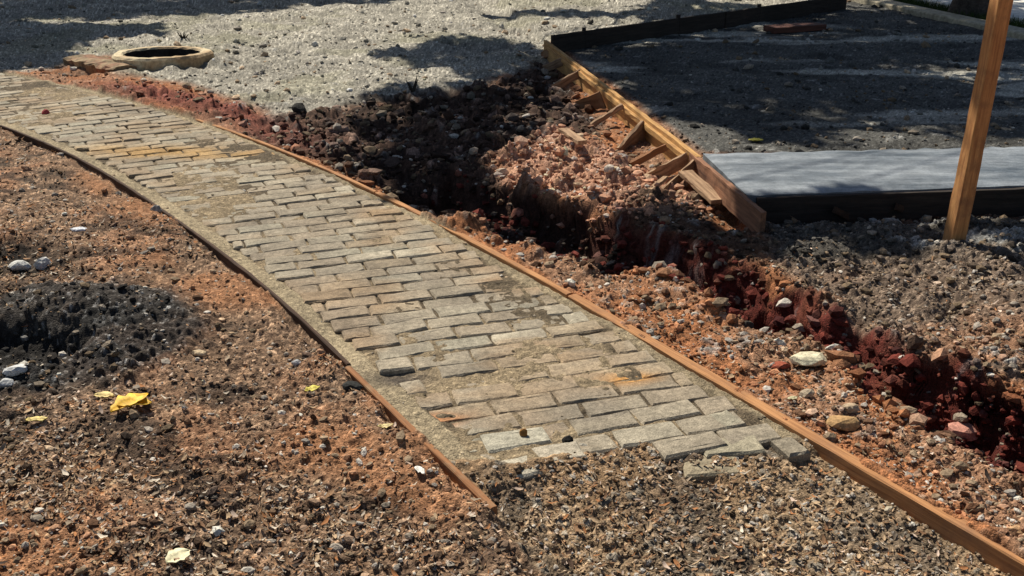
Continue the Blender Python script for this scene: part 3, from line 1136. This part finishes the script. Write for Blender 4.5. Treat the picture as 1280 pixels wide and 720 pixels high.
rock(627, 214, 18, .8, (.56, .44, .33), 'stone', 'pale tan stone on the near end of the red mound', seed=28)
rock(760, 225, 18, .7, (.54, .46, .38), 'stone', 'whitish stone on the red mound near the lying planks', seed=29)
rock(375, 140, 26, .8, (.03, .028, .024), 'clod', 'black clod where the pale gravel meets the dark soil', 'clod', seed=30)
rock(57, 143, 12, .8, (.42, .08, .08), 'stone', 'pinkish red lump on the far end of the paved path', seed=31)
rock(775, 262, 16, .6, (.50, .26, .20), 'clod', 'pinkish clod on the shaded lip of the trench below the mound', 'clod', seed=32)


def leaf_geo(p, L, Wd, ang, r, curl=.35, lobes=0):
    """a curled leaf blade with a midrib; returns vertices and faces"""
    n = 9
    V, Fc = [], []
    ca, sa = math.cos(ang), math.sin(ang)
    for i in range(n + 1):
        t = i / n
        w = Wd / 2 * (math.sin(math.pi * min(1, t * .96 + .02)) ** .8) * (1 + lobes * .35 * math.sin(t * 19))
        x = (t - .5) * L
        zz = curl * L * ((t - .5) ** 2) * 1.2
        for q in (-1, -.5, 0, .5, 1):
            y = q * w
            z = zz + abs(q) * w * .5 + r.normal(0, .002)
            V.append((p[0] + ca * x - sa * y, p[1] + sa * x + ca * y, p[2] + z + .003))
    for i in range(n):
        for j in range(4):
            a = i * 5 + j
            Fc.append((a, a + 1, a + 6, a + 5))
    return V, Fc


def leaf(px, py, L, Wd, ang, col, label, seed, group='fallen leaves', n=1, lobes=0, curl=.35):
    r = np.random.default_rng(seed)
    p = P(px, py, -.02)
    p[2] = max(zg(p[0], p[1]), zg(p[0] + .02, p[1] - .02), zg(p[0] - .02, p[1])) + .004
    V, Fc = [], []
    for k in range(n):
        q = p + np.array([r.normal(0, .012), r.normal(0, .008), .003 * k]) if n > 1 else p
        v, f = leaf_geo(q, L * r.uniform(.8, 1.1), Wd, ang + (k * .9 if n > 1 else 0), r, curl, lobes)
        o = len(V)
        V += v
        Fc += [tuple(i + o for i in g) for g in f]
    m, nt, b = new_mat('leaf_blade')
    tc = nt.nodes.new('ShaderNodeTexCoord')
    rgb = nt.nodes.new('ShaderNodeRGB')
    rgb.outputs[0].default_value = (*col, 1)
    nt.links.new(mul_noise(nt, rgb.outputs[0], tc.outputs['Object'], (40, 150), ((.65, 1.2), (.8, 1.1))), b.inputs['Base Color'])
    b.inputs['Roughness'].default_value = .7
    o = mesh_obj('leaf', V, Fc, m, loc=p, smooth=True)
    sd = o.modifiers.new('thickness', 'SOLIDIFY')
    sd.thickness = .0012
    tag(o, label, 'leaf', group)


leaf(166, 520, .135, .075, .1, (.78, .46, .02), 'large crumpled bright yellow leaf near the dark gravel heap', 1, n=2, lobes=.6, curl=.12)
leaf(132, 506, .075, .04, -.1, (.72, .55, .20), 'pale yellow leaf just behind the large bright yellow leaf', 2)
leaf(48, 533, .08, .03, .1, (.70, .54, .16), 'narrow pale yellow leaf nearest the edge beside the large yellow one', 3)
leaf(391, 495, .05, .035, .6, (.60, .50, .06), 'small greenish yellow leaf between the orange soil and path edging', 4)
leaf(944, 182, .09, .06, .0, (.60, .52, .08), 'small yellow leaf on dark gravel just behind the concrete slab', 5)
leaf(224, 705, .07, .06, .9, (.72, .66, .42), 'creamy white curled leaf at the bottom of the photo', 6, lobes=.4)
leaf(482, 545, .05, .022, .2, (.66, .52, .22), 'thin tan leaf on the orange soil beside the edging board', 7)
leaf(525, 600, .055, .022, -.9, (.72, .70, .64), 'white pointed scrap of leaf beside the short edging board', 8, curl=.1)
leaf(990, 505, .04, .02, .4, (.55, .5, .3), 'tiny dry leaf beside the blocky tan stone', 9)

# offcuts of board on the ground
for i, (t0, t1, w, zz, mat, lab) in enumerate((
        ((857, 213), (898, 250), .085, .035, M_BRACE, 'grey-brown board offcut leaning down beside the brown end board'),
        ((704, 160), (728, 176), .06, .09, M_BRACE, 'short tan board offcut lying on top of the red mound'),
        ((812, 236), (832, 220), .03, .03, M_BRACE, 'narrow grey stick of wood by the last brace of the form'),
        ((962, 33), (1025, 29), .22, .07, M_REDB, 'dark reddish brown board lying on gravel inside the far form'))):
    a, b = P(*t0, zz), P(*t1, zz if i != 0 else -.02)
    V, Fc, S = beam(a, b, w, .022 if i < 3 else .06, n=8, rs=70 + i)
    o = mesh_obj('offcut', V, Fc, mat, loc=V.mean(0) - np.array([0, 0, .02]), st=S)
    tag(o, lab, 'board offcut', 'board offcuts on the ground')

# two stubs of weed or twig in the pale gravel
M_TWIG = flat_mat('dry_twig', (.05, .04, .03), scale=60)
for i, (px, py, h, lab) in enumerate(((516, 112, .16, 'dark upright twig stuck where pale gravel meets dark soil'),
                                      (229, 48, .12, 'dark little stub sticking up just behind the manhole'))):
    p = P(px, py, 0)
    r = np.random.default_rng(60 + i)
    V, Fc = [], []
    for k in range(5):
        d = np.array([r.normal(0, .35), r.normal(0, .35), 1.0])
        d /= np.linalg.norm(d)
        hh = h * r.uniform(.5, 1)
        o = len(V)
        for j in range(4):
            t = j / 3
            c = p + d * hh * t + np.array([0, 0, -.02])
            rr = .012 * (1 - t) + .003
            for q in range(5):
                a = q * 1.2566
                V.append((c[0] + rr * math.cos(a), c[1] + rr * math.sin(a), c[2]))
        for j in range(3):
            for q in range(5):
                a, b = o + j * 5 + q, o + j * 5 + (q + 1) % 5
                Fc.append((a, b, b + 5, a + 5))
        Fc.append(tuple(o + 15 + q for q in range(5)))
    tag(mesh_obj('twig', V, Fc, M_TWIG, loc=p), lab, 'twig')


# ------------------------------------------------------------------ loose gravel and leaf litter (uncountable)
def scatter_xy(n, seed, vlo=-4, vhi=600):
    r = np.random.default_rng(seed)
    v = r.uniform(vlo, vhi, n)
    ang = PITCH + np.arctan((v - 288) / 1040)
    y = H / np.tan(ang)
    x = r.uniform(-1.05, 1.05, n) * (0.495 * np.clip(y, 1.4, None) + .3)
    return x.astype(F32), y.astype(F32), r


def build_gravel():
    x, y, r = scatter_xy(46000, 77)
    s, v = path_sv(x, y)
    z, c = ground(x, y)
    onp = (v > -.06) & (v < PW + .03)
    laid = s > s_front(v) - .02
    keep = ~(onp & laid & (r.random(len(x)) > .02)) & ~((v > -.06) & (v < .0))
    keep &= ~((v > PW - .01) & (v < PW + .03) & (s > 0))
    ins = poly_sd(x, y, Z_INSIDE) > 0
    slab = poly_sd(x, y, [tuple(c0[:2]), tuple(c1[:2] + d_), tuple(far1[:2] + df), tuple(far0[:2])]) > -.03
    keep &= ~slab
    keep &= np.hypot(x - MH[0], y - MH[1]) > .5
    lgt = poly_sd(x, y, Z_LIGHT) > 0
    keep &= ~((ins | lgt) & (r.random(len(x)) > .45))
    keep &= ~((v > PW) & (r.random(len(x)) > .55))
    x, y, z, c, s, v = x[keep], y[keep], z[keep], c[keep], s[keep], v[keep]
    n = len(x)
    dist = np.hypot(x, y)
    size = .0035 + .0055 * r.random(n) ** 2 + .017 * r.random(n) ** 11
    size *= 1 + np.clip(dist - 3, 0, 8) * .14
    mnd = (poly_sd(x, y, Z_MOUND) > -.1) | (poly_sd(x, y, Z_DARK) > 0) | (poly_sd(x, y, Z_TRENCH) > 0)
    size = np.where(mnd, size * 1.55, size)
    size = np.where((v > 0) & (v < PW), np.minimum(size * .8, .009), size)
    size = np.where(v > PW, size * .8, size)
    k = r.random(n)
    lum = c.mean(1, keepdims=True)
    tone = np.where(k[:, None] < .30, c * .55, np.where(k[:, None] < .62, c * 1.25 + .02, np.where(k[:, None] < .84, lum * 1.0 * np.array([1.15, .85, .58]) + np.array([.085, .06, .035]), lum + np.array([.185, .145, .10]))))
    wh = r.random(n) < np.where(v > PW, .07, .03)
    fl = (y > 7.5) & (v < 0)
    tone = np.where(fl[:, None] & (k[:, None] < .30), c * .85, tone)
    tone = np.where(mnd[:, None] & (poly_sd(x, y, Z_MOUND)[:, None] > -.05), tone * 1.1 + np.array([.09, .045, .025]), tone)
    tone[wh] = np.array([.56, .51, .44])
    tone = np.clip(tone * r.uniform(.7, 1.2, (n, 1)), .01, .62)
    V0 = ICO1_V
    nv = len(V0)
    rad = r.uniform(.68, 1.12, (n, nv, 1))
    V = V0[None] * rad
    sc = np.stack([size * r.uniform(.8, 1.5, n), size * r.uniform(.7, 1.2, n), size * r.uniform(.45, .85, n)], -1)
    V = V * sc[:, None, :]
    a, b = r.uniform(0, 6.283, n), r.normal(0, .35, n)
    ca, sa, cb, sb = np.cos(a)[:, None], np.sin(a)[:, None], np.cos(b)[:, None], np.sin(b)[:, None]
    X, Yv, Zv = V[..., 0], V[..., 1], V[..., 2]
    X, Zv = X * cb - Zv * sb, X * sb + Zv * cb
    X, Yv = X * ca - Yv * sa, X * sa + Yv * ca
    V = np.stack([X + x[:, None], Yv + y[:, None], Zv + (z + sc[:, 2] * .35)[:, None]], -1).reshape(-1, 3)
    Q = (ICO1_F[None] + (np.arange(n) * nv)[:, None, None]).reshape(-1, 3)
    o = big_mesh('gravel', V, Q, M_STONES, np.repeat(tone, nv, 0), smooth=False)
    tag(o, 'loose brown and grey stones strewn over the soil around the path', 'gravel', kind='stuff')


build_gravel()


def build_clods():
    """broken lumps of clay in the trench, on the mound and through the dark soil"""
    x, y, r = scatter_xy(60000, 177, 30, 560)
    tr = poly_sd(x, y, Z_TRENCH)
    mo = poly_sd(x, y, Z_MOUND)
    dk = poly_sd(x, y, Z_DARK)
    q = r.random(len(x))
    keep = ((tr > -.03) & (q < .55)) | ((mo > -.05) & (q < .5)) | ((dk > 0) & (q < .22))
    s, v = path_sv(x, y)
    keep &= v < -.10
    x, y, tr, mo = x[keep], y[keep], tr[keep], mo[keep]
    z, c = ground(x, y)
    n = len(x)
    size = (.006 + .010 * r.random(n) + .026 * r.random(n) ** 5) * (1 + np.clip(np.hypot(x, y) - 4, 0, 6) * .10)
    base = np.where((tr > .0)[:, None], np.array([.13, .029, .020]), np.where((mo > -.05)[:, None], np.array([.46, .245, .155]), c))
    base = np.where(((tr > 0) & (r.random(n) < .12))[:, None], np.array([.30, .12, .08]), base)
    col = np.clip(base * r.uniform(.55, 1.35, (n, 1)), .008, .6)
    V0 = ICO1_V
    nv = len(V0)
    V = V0[None] * r.uniform(.55, 1.2, (n, nv, 1))
    sc = np.stack([size * r.uniform(.8, 1.5, n), size * r.uniform(.7, 1.2, n), size * r.uniform(.55, .95, n)], -1)
    V = V * sc[:, None, :]
    a = r.uniform(0, 6.283, n)
    ca, sa = np.cos(a)[:, None], np.sin(a)[:, None]
    X, Yv, Zv = V[..., 0], V[..., 1], V[..., 2]
    V = np.stack([X * ca - Yv * sa + x[:, None], X * sa + Yv * ca + y[:, None], Zv + (z + sc[:, 2] * .25)[:, None]], -1).reshape(-1, 3)
    Q = (ICO1_F[None] + (np.arange(n) * nv)[:, None, None]).reshape(-1, 3)
    o = big_mesh('rubble', V, Q, M_STONES, np.repeat(col, nv, 0), smooth=False)
    tag(o, 'broken lumps of red and dark clay along the trench and the soil mound', 'rubble', kind='stuff')


build_clods()


def build_litter():
    x, y, r = scatter_xy(60000, 91, 110, 600)
    s, v = path_sv(x, y)
    z, c = ground(x, y)
    heap = poly_sd(x, y, Z_HEAP) > -.05
    pit = poly_sd(x, y, Z_PIT) > -.02
    lf = (v > PW + .03) & ~(heap & (r.random(len(x)) > .2)) & ~pit
    bd = (v > .03) & (v < PW) & (s < s_front(v) - .05) & (r.random(len(x)) < .35)
    rt = (v < -.08) & (y < 4.4) & (r.random(len(x)) < .22) & ~(poly_sd(x, y, Z_TRENCH) > -.02)
    dens = fbm(x, y, 1.9, 3, 3)
    orz = np.maximum.reduce([poly_sd(x, y, q) for q in (Z_OR1, Z_OR2, Z_OR3, Z_OR4)])
    lf &= r.random(len(x)) < np.clip(.55 + dens * .9, .08, 1) * np.where(orz > -.05, .12, 1)
    keep = lf | bd | rt
    x, y, z = x[keep], y[keep], z[keep]
    n = len(x)
    L = (.006 + .013 * r.random(n) + .018 * r.random(n) ** 6) * (1 + np.clip(np.hypot(x, y) - 3, 0, 6) * .1)
    W = L * r.uniform(.14, .55, n)
    a = r.uniform(0, 6.283, n)
    tx, ty = r.normal(0, .30, n), r.normal(0, .30, n)
    cu = r.uniform(-.1, .9, n)
    pts = []
    for t in (-.5, 0, .5):
        for q in (-.5, 0.12, .5):
            wf = 1 if t == 0 else .45
            lx, ly = t * L, q * W * wf
            lz = cu * L * (t * t) * 1.4 + np.abs(q) * W * .5
            gx = np.cos(a) * lx - np.sin(a) * ly
            gy = np.sin(a) * lx + np.cos(a) * ly
            pts.append(np.stack([x + gx, y + gy, z + lz + lx * tx + ly * ty + .0045], -1))
    V = np.stack(pts, 1).reshape(-1, 3)
    f = np.array([[0, 1, 4, 3], [1, 2, 5, 4], [3, 4, 7, 6], [4, 5, 8, 7]])
    Q = (f[None] + (np.arange(n) * 9)[:, None, None]).reshape(-1, 4)
    pal = np.array([(.34, .20, .11), (.44, .31, .19), (.20, .11, .06), (.10, .06, .04), (.38, .17, .07), (.58, .50, .40), (.27, .21, .15), (.05, .035, .028), (.52, .40, .32)])
    col = pal[r.choice(9, n, p=[.17, .14, .15, .12, .08, .09, .09, .08, .08])] * r.uniform(.7, 1.2, (n, 1))
    o = big_mesh('leaf_litter', V, Q, M_LEAFLIT, np.repeat(col, 9, 0), smooth=True)
    tag(o, 'dry brown leaf scraps and bark chips littering the soil', 'leaf litter', kind='stuff')


build_litter()

# ------------------------------------------------------------------ kerb, verge and pavement at the far right
k0, k1 = P(1079, -2, .06), P(1290, 44, .06)
kd = (k1 - k0)[:2] / np.linalg.norm((k1 - k0)[:2])
kn = np.array([-kd[1], kd[0]])
M_KERB = flat_mat('kerb_concrete', (.42, .37, .27), scale=6, lo=.7, hi=1.2)
M_PAVE = flat_mat('pale_concrete', (.72, .70, .64), scale=4, lo=.9, hi=1.08)


def strip(name, a, b, q0, q1, zt, zb, mat):
    pr = [(q0, zb), (q0, zt - .015), (q0 + .015, zt), (q1 - .015, zt), (q1, zt - .015), (q1, zb)]
    V, Fc = [], []
    n = 30
    for i in range(n + 1):
        p = a + (b - a) * i / n
        for q, z in pr:
            V.append((p[0] + kn[0] * q, p[1] + kn[1] * q, z))
    for i in range(n):
        for j in range(5):
            x = i * 6 + j
            Fc.append((x, x + 6, x + 7, x + 1))
    Fc.append(tuple(range(6)))
    Fc.append(tuple(reversed(range(n * 6, n * 6 + 6))))
    return tag(mesh_obj(name, V, Fc, mat), kind='structure')


ka, kb = k0[:2] - kd * 26, k1[:2] + kd * 12
strip('kerb', ka, kb, 0.0, .26, .06, -.15, M_KERB)
strip('pavement', ka, kb, .62, 3.6, .075, -.15, M_PAVE)


def build_verge():
    r = np.random.default_rng(33)
    n = 9000
    u = r.uniform(0, 9, n)
    q = r.uniform(.25, .64, n)
    b = (k1[:2] - kd * 9.0)[None] + kd[None] * u[:, None] + kn[None] * q[:, None]
    h = r.uniform(.03, .09, n)
    w = r.uniform(.003, .006, n)
    a = r.uniform(0, 6.283, n)
    lx, ly = r.normal(0, .03, n), r.normal(0, .03, n)
    z0 = np.full(n, .0)
    p0 = np.stack([b[:, 0] - w * np.cos(a), b[:, 1] - w * np.sin(a), z0], -1)
    p1 = np.stack([b[:, 0] + w * np.cos(a), b[:, 1] + w * np.sin(a), z0], -1)
    p2 = np.stack([b[:, 0] + lx, b[:, 1] + ly, z0 + h + .03], -1)
    V = np.stack([p0, p1, p2], 1).reshape(-1, 3)
    Q = np.arange(n * 3).reshape(n, 3)
    col = np.array([.05, .075, .02])[None] * r.uniform(.5, 1.4, (n, 1))
    o = big_mesh('grass', V, Q, M_LEAFLIT, np.repeat(col, 3, 0), smooth=False)
    tag(o, 'dark green grass strip between the kerb and the white pavement', 'grass', kind='stuff')


build_verge()

# ------------------------------------------------------------------ sun and sky
EL = math.radians(47)
SH = np.array([-.5, .866])
SH /= np.linalg.norm(SH)
SUN = Vector((SH[0] * math.cos(EL), SH[1] * math.cos(EL), math.sin(EL)))
sl = bpy.data.lights.new('sun', 'SUN')
sl.energy = 5.0
sl.angle = math.radians(.5)
sl.color = (1.0, .93, .80)
so = bpy.data.objects.new('sun', sl)
so.rotation_euler = SUN.to_track_quat('Z', 'Y').to_euler()
so.location = (0, 0, 30)
COL.objects.link(so)
wd = bpy.data.worlds.new('World')
scene.world = wd
wd.use_nodes = True
nt = wd.node_tree
sk = nt.nodes.new('ShaderNodeTexSky')
sk.sky_type = 'NISHITA'
sk.sun_disc = False
sk.sun_elevation = EL
sk.sun_rotation = math.atan2(SH[0], SH[1])
nt.links.new(sk.outputs['Color'], nt.nodes['Background'].inputs['Color'])
nt.nodes['Background'].inputs['Strength'].default_value = 0.05

# ------------------------------------------------------------------ trees whose crowns shade the site
M_BARK = flat_mat('bark', (.07, .055, .045), scale=14, bump=.8, bscale=30)
M_TLEAF = attr_mat('tree_leaves', (3,), ((.8, 1.2),), 20, .1, .01, .6)


def tube(pts, rads, k=9, jit=.04, r=None):
    V, Fc = [], []
    pts = np.asarray(pts, float)
    for i, (p, q) in enumerate(zip(pts, rads)):
        d = pts[min(i + 1, len(pts) - 1)] - pts[max(i - 1, 0)]
        d /= np.linalg.norm(d)
        a = np.cross(d, (0.3, .9, .1))
        a /= np.linalg.norm(a)
        b = np.cross(d, a)
        for j in range(k):
            an = 2 * math.pi * j / k
            qq = q * (1 + r.normal(0, jit))
            V.append(p + a * qq * math.cos(an) + b * qq * math.sin(an))
    for i in range(len(pts) - 1):
        for j in range(k):
            x, y = i * k + j, i * k + (j + 1) % k
            Fc.append((x, y, y + k, x + k))
    return V, Fc


def tree(base, rad, clumps, label, seed, group):
    """clumps: (ground shadow centre, radii along x/y, height, leaves)"""
    r = np.random.default_rng(seed)
    base = np.array([*base, 0.0])
    t = empty('tree', base)
    tag(t, label, 'tree', group)
    cs = []
    for (gx, gy), (rx, ry), hh, n in clumps:
        k = hh / math.tan(EL)
        cs.append((np.array([gx + SH[0] * k, gy + SH[1] * k, hh]), rx, ry, n))
    cen = np.mean([c[0] for c in cs], 0)
    top = base + np.array([(cen[0] - base[0]) * .15, (cen[1] - base[1]) * .15, 3.3])
    V, Fc = tube([base + (0, 0, -.3), base + (0, 0, .02), base + (0, 0, .25), base + (0, 0, .7), base + (top - base) * .5, top],
                 [rad * 1.7, rad * 1.45, rad * 1.12, rad, rad * .92, rad * .8], 16, .03, r)
    for c, rx, ry, n in cs:
        e = c + np.array([0, 0, -.2])
        mid = top + (e - top) * .5 + np.array([0, 0, .5])
        v, f = tube([top - (0, 0, .2), top + (mid - top) * .4, mid, e], [rad * .42, rad * (.25 if n > 900 else .13), rad * (.13 if n > 900 else .06), .008], 7, .05, r)
        o = len(V)
        V += v
        Fc += [tuple(i + o for i in g) for g in f]
    mesh_obj('trunk', V, Fc, M_BARK, loc=base, parent=t, smooth=True)
    PV, PC = [], []
    for c, rx, ry, n in cs:
        q = r.normal(0, 1, (n, 3))
        q /= np.linalg.norm(q, axis=1, keepdims=True)
        q *= (r.random((n, 1)) ** .42)
        # leaves gather in sprays
        hubs = q[r.integers(0, n, max(8, n // 28))]
        q = hubs[r.integers(0, len(hubs), n)] + r.normal(0, .13, (n, 3))
        p = c + q * np.array([rx, ry, min(.8, ry * 1.1)])
        L = r.uniform(.08, .15, n)[:, None]
        d1 = r.normal(0, 1, (n, 3))
        d1 /= np.linalg.norm(d1, axis=1, keepdims=True)
        d2 = np.cross(d1, r.normal(0, 1, (n, 3)))
        d2 /= np.linalg.norm(d2, axis=1, keepdims=True)
        PV.append(np.stack([p - d1 * L, p + d2 * L * .45, p + d1 * L, p - d2 * L * .45], 1).reshape(-1, 3))
        PC.append(np.repeat(np.array([.05, .09, .025])[None] * r.uniform(.5, 1.5, (n, 1)), 4, 0))
    PV, PC = np.concatenate(PV), np.concatenate(PC)
    o = big_mesh('crown', PV - base, np.arange(len(PV)).reshape(-1, 4), M_TLEAF, PC, smooth=False)
    o.parent = t


tree((5.32, 12.35), .19, [((4.2, 11.6), (1.3, 1.2), 5.6, 2600), ((5.6, 9.6), (1.4, 1.3), 5.2, 2600), ((4.9, 8.0), (1.3, 1.0), 5.0, 2000),
                          ((6.6, 7.6), (1.2, 1.2), 5.0, 1500), ((3.9, 9.9), (1.0, 1.0), 6.2, 1700), ((5.4, 12.6), (1.4, 1.0), 6.0, 1500), ((1.6, 4.78), (.55, .2), 5.2, 520), ((2.65, 4.72), (.5, .25), 5.2, 420),
                          ((2.6, 4.05), (.5, .3), 5.4, 260), ((.85, 4.75), (.38, .26), 5.3, 620)],  # small unseen clumps added to darken the ground before the slab
     'dark tree trunk standing on the grass strip at the far right behind the post', 1, 'trees around the site')
tree((1.2, 18.0), .22, [((1.4, 9.1), (.95, .8), 7.0, 2600), ((2.6, 8.2), (1.1, 1.0), 6.6, 3200), ((2.5, 10.2), (1.1, 1.0), 6.9, 2700),
                        ((1.6, 7.3), (.8, .7), 6.2, 1300), ((3.6, 7.3), (1.0, .8), 6.0, 1700), ((-.35, 9.9), (.85, .75), 6.6, 1700),
                        ((.6, 12.8), (1.0, .3), 7.0, 1100), ((.1, 8.9), (.5, .4), 6.2, 500), ((2.7, 12.6), (1.2, 1.0), 7.4, 1700), ((-.5, 7.1), (.7, .5), 6.2, 500), ((-.5, 6.35), (.5, .5), 5.8, 800), ((-.2, 5.2), (.4, .2), 5.6, 800), ((.45, 4.7), (.34, .14), 5.4, 800), ((-.3, 7.9), (.7, .4), 6.2, 800)],  # small unseen clumps added to deepen the shade on dark soil and trench
     'leafy tree beyond the far form casting dappled shade on the gravel', 2, 'trees around the site')
tree((-9.5, 16.0), .22, [((-6.4, 10.4), (1.5, .9), 6.0, 6000), ((-5.2, 10.7), (.9, .6), 5.6, 4500), ((-4.9, 9.6), (.8, .5), 5.6, 3200), ((-4.5, 11.3), (.8, .35), 5.9, 2400), ((-5.8, 11.4), (.8, .5), 6.0, 2000), ((-4.0, 13.3), (1.1, .5), 6.4, 1800), ((-2.6, 14.0), (1.0, .35), 6.4, 1500), ((-5.6, 13.2), (1.5, .8), 6.4, 4600), ((-3.2, 14.6), (1.4, .5), 6.4, 1400), ((-8.2, 11.8), (1.6, 1.3), 6.0, 2400), ((-4.6, 14.2), (1.2, .6), 6.4, 1200), ((-4.6, 11.3), (.8, .22), 6.2, 350)],
     'leafy tree beyond the manhole casting broad shade on the ground', 4, 'trees around the site')

# ------------------------------------------------------------------ render settings
scene.render.engine = 'CYCLES'
scene.view_settings.view_transform = 'Standard'
scene.view_settings.look = 'None'
scene.view_settings.exposure = 0.42
scene.view_settings.gamma = 1.0
scene.cycles.max_bounces = 4
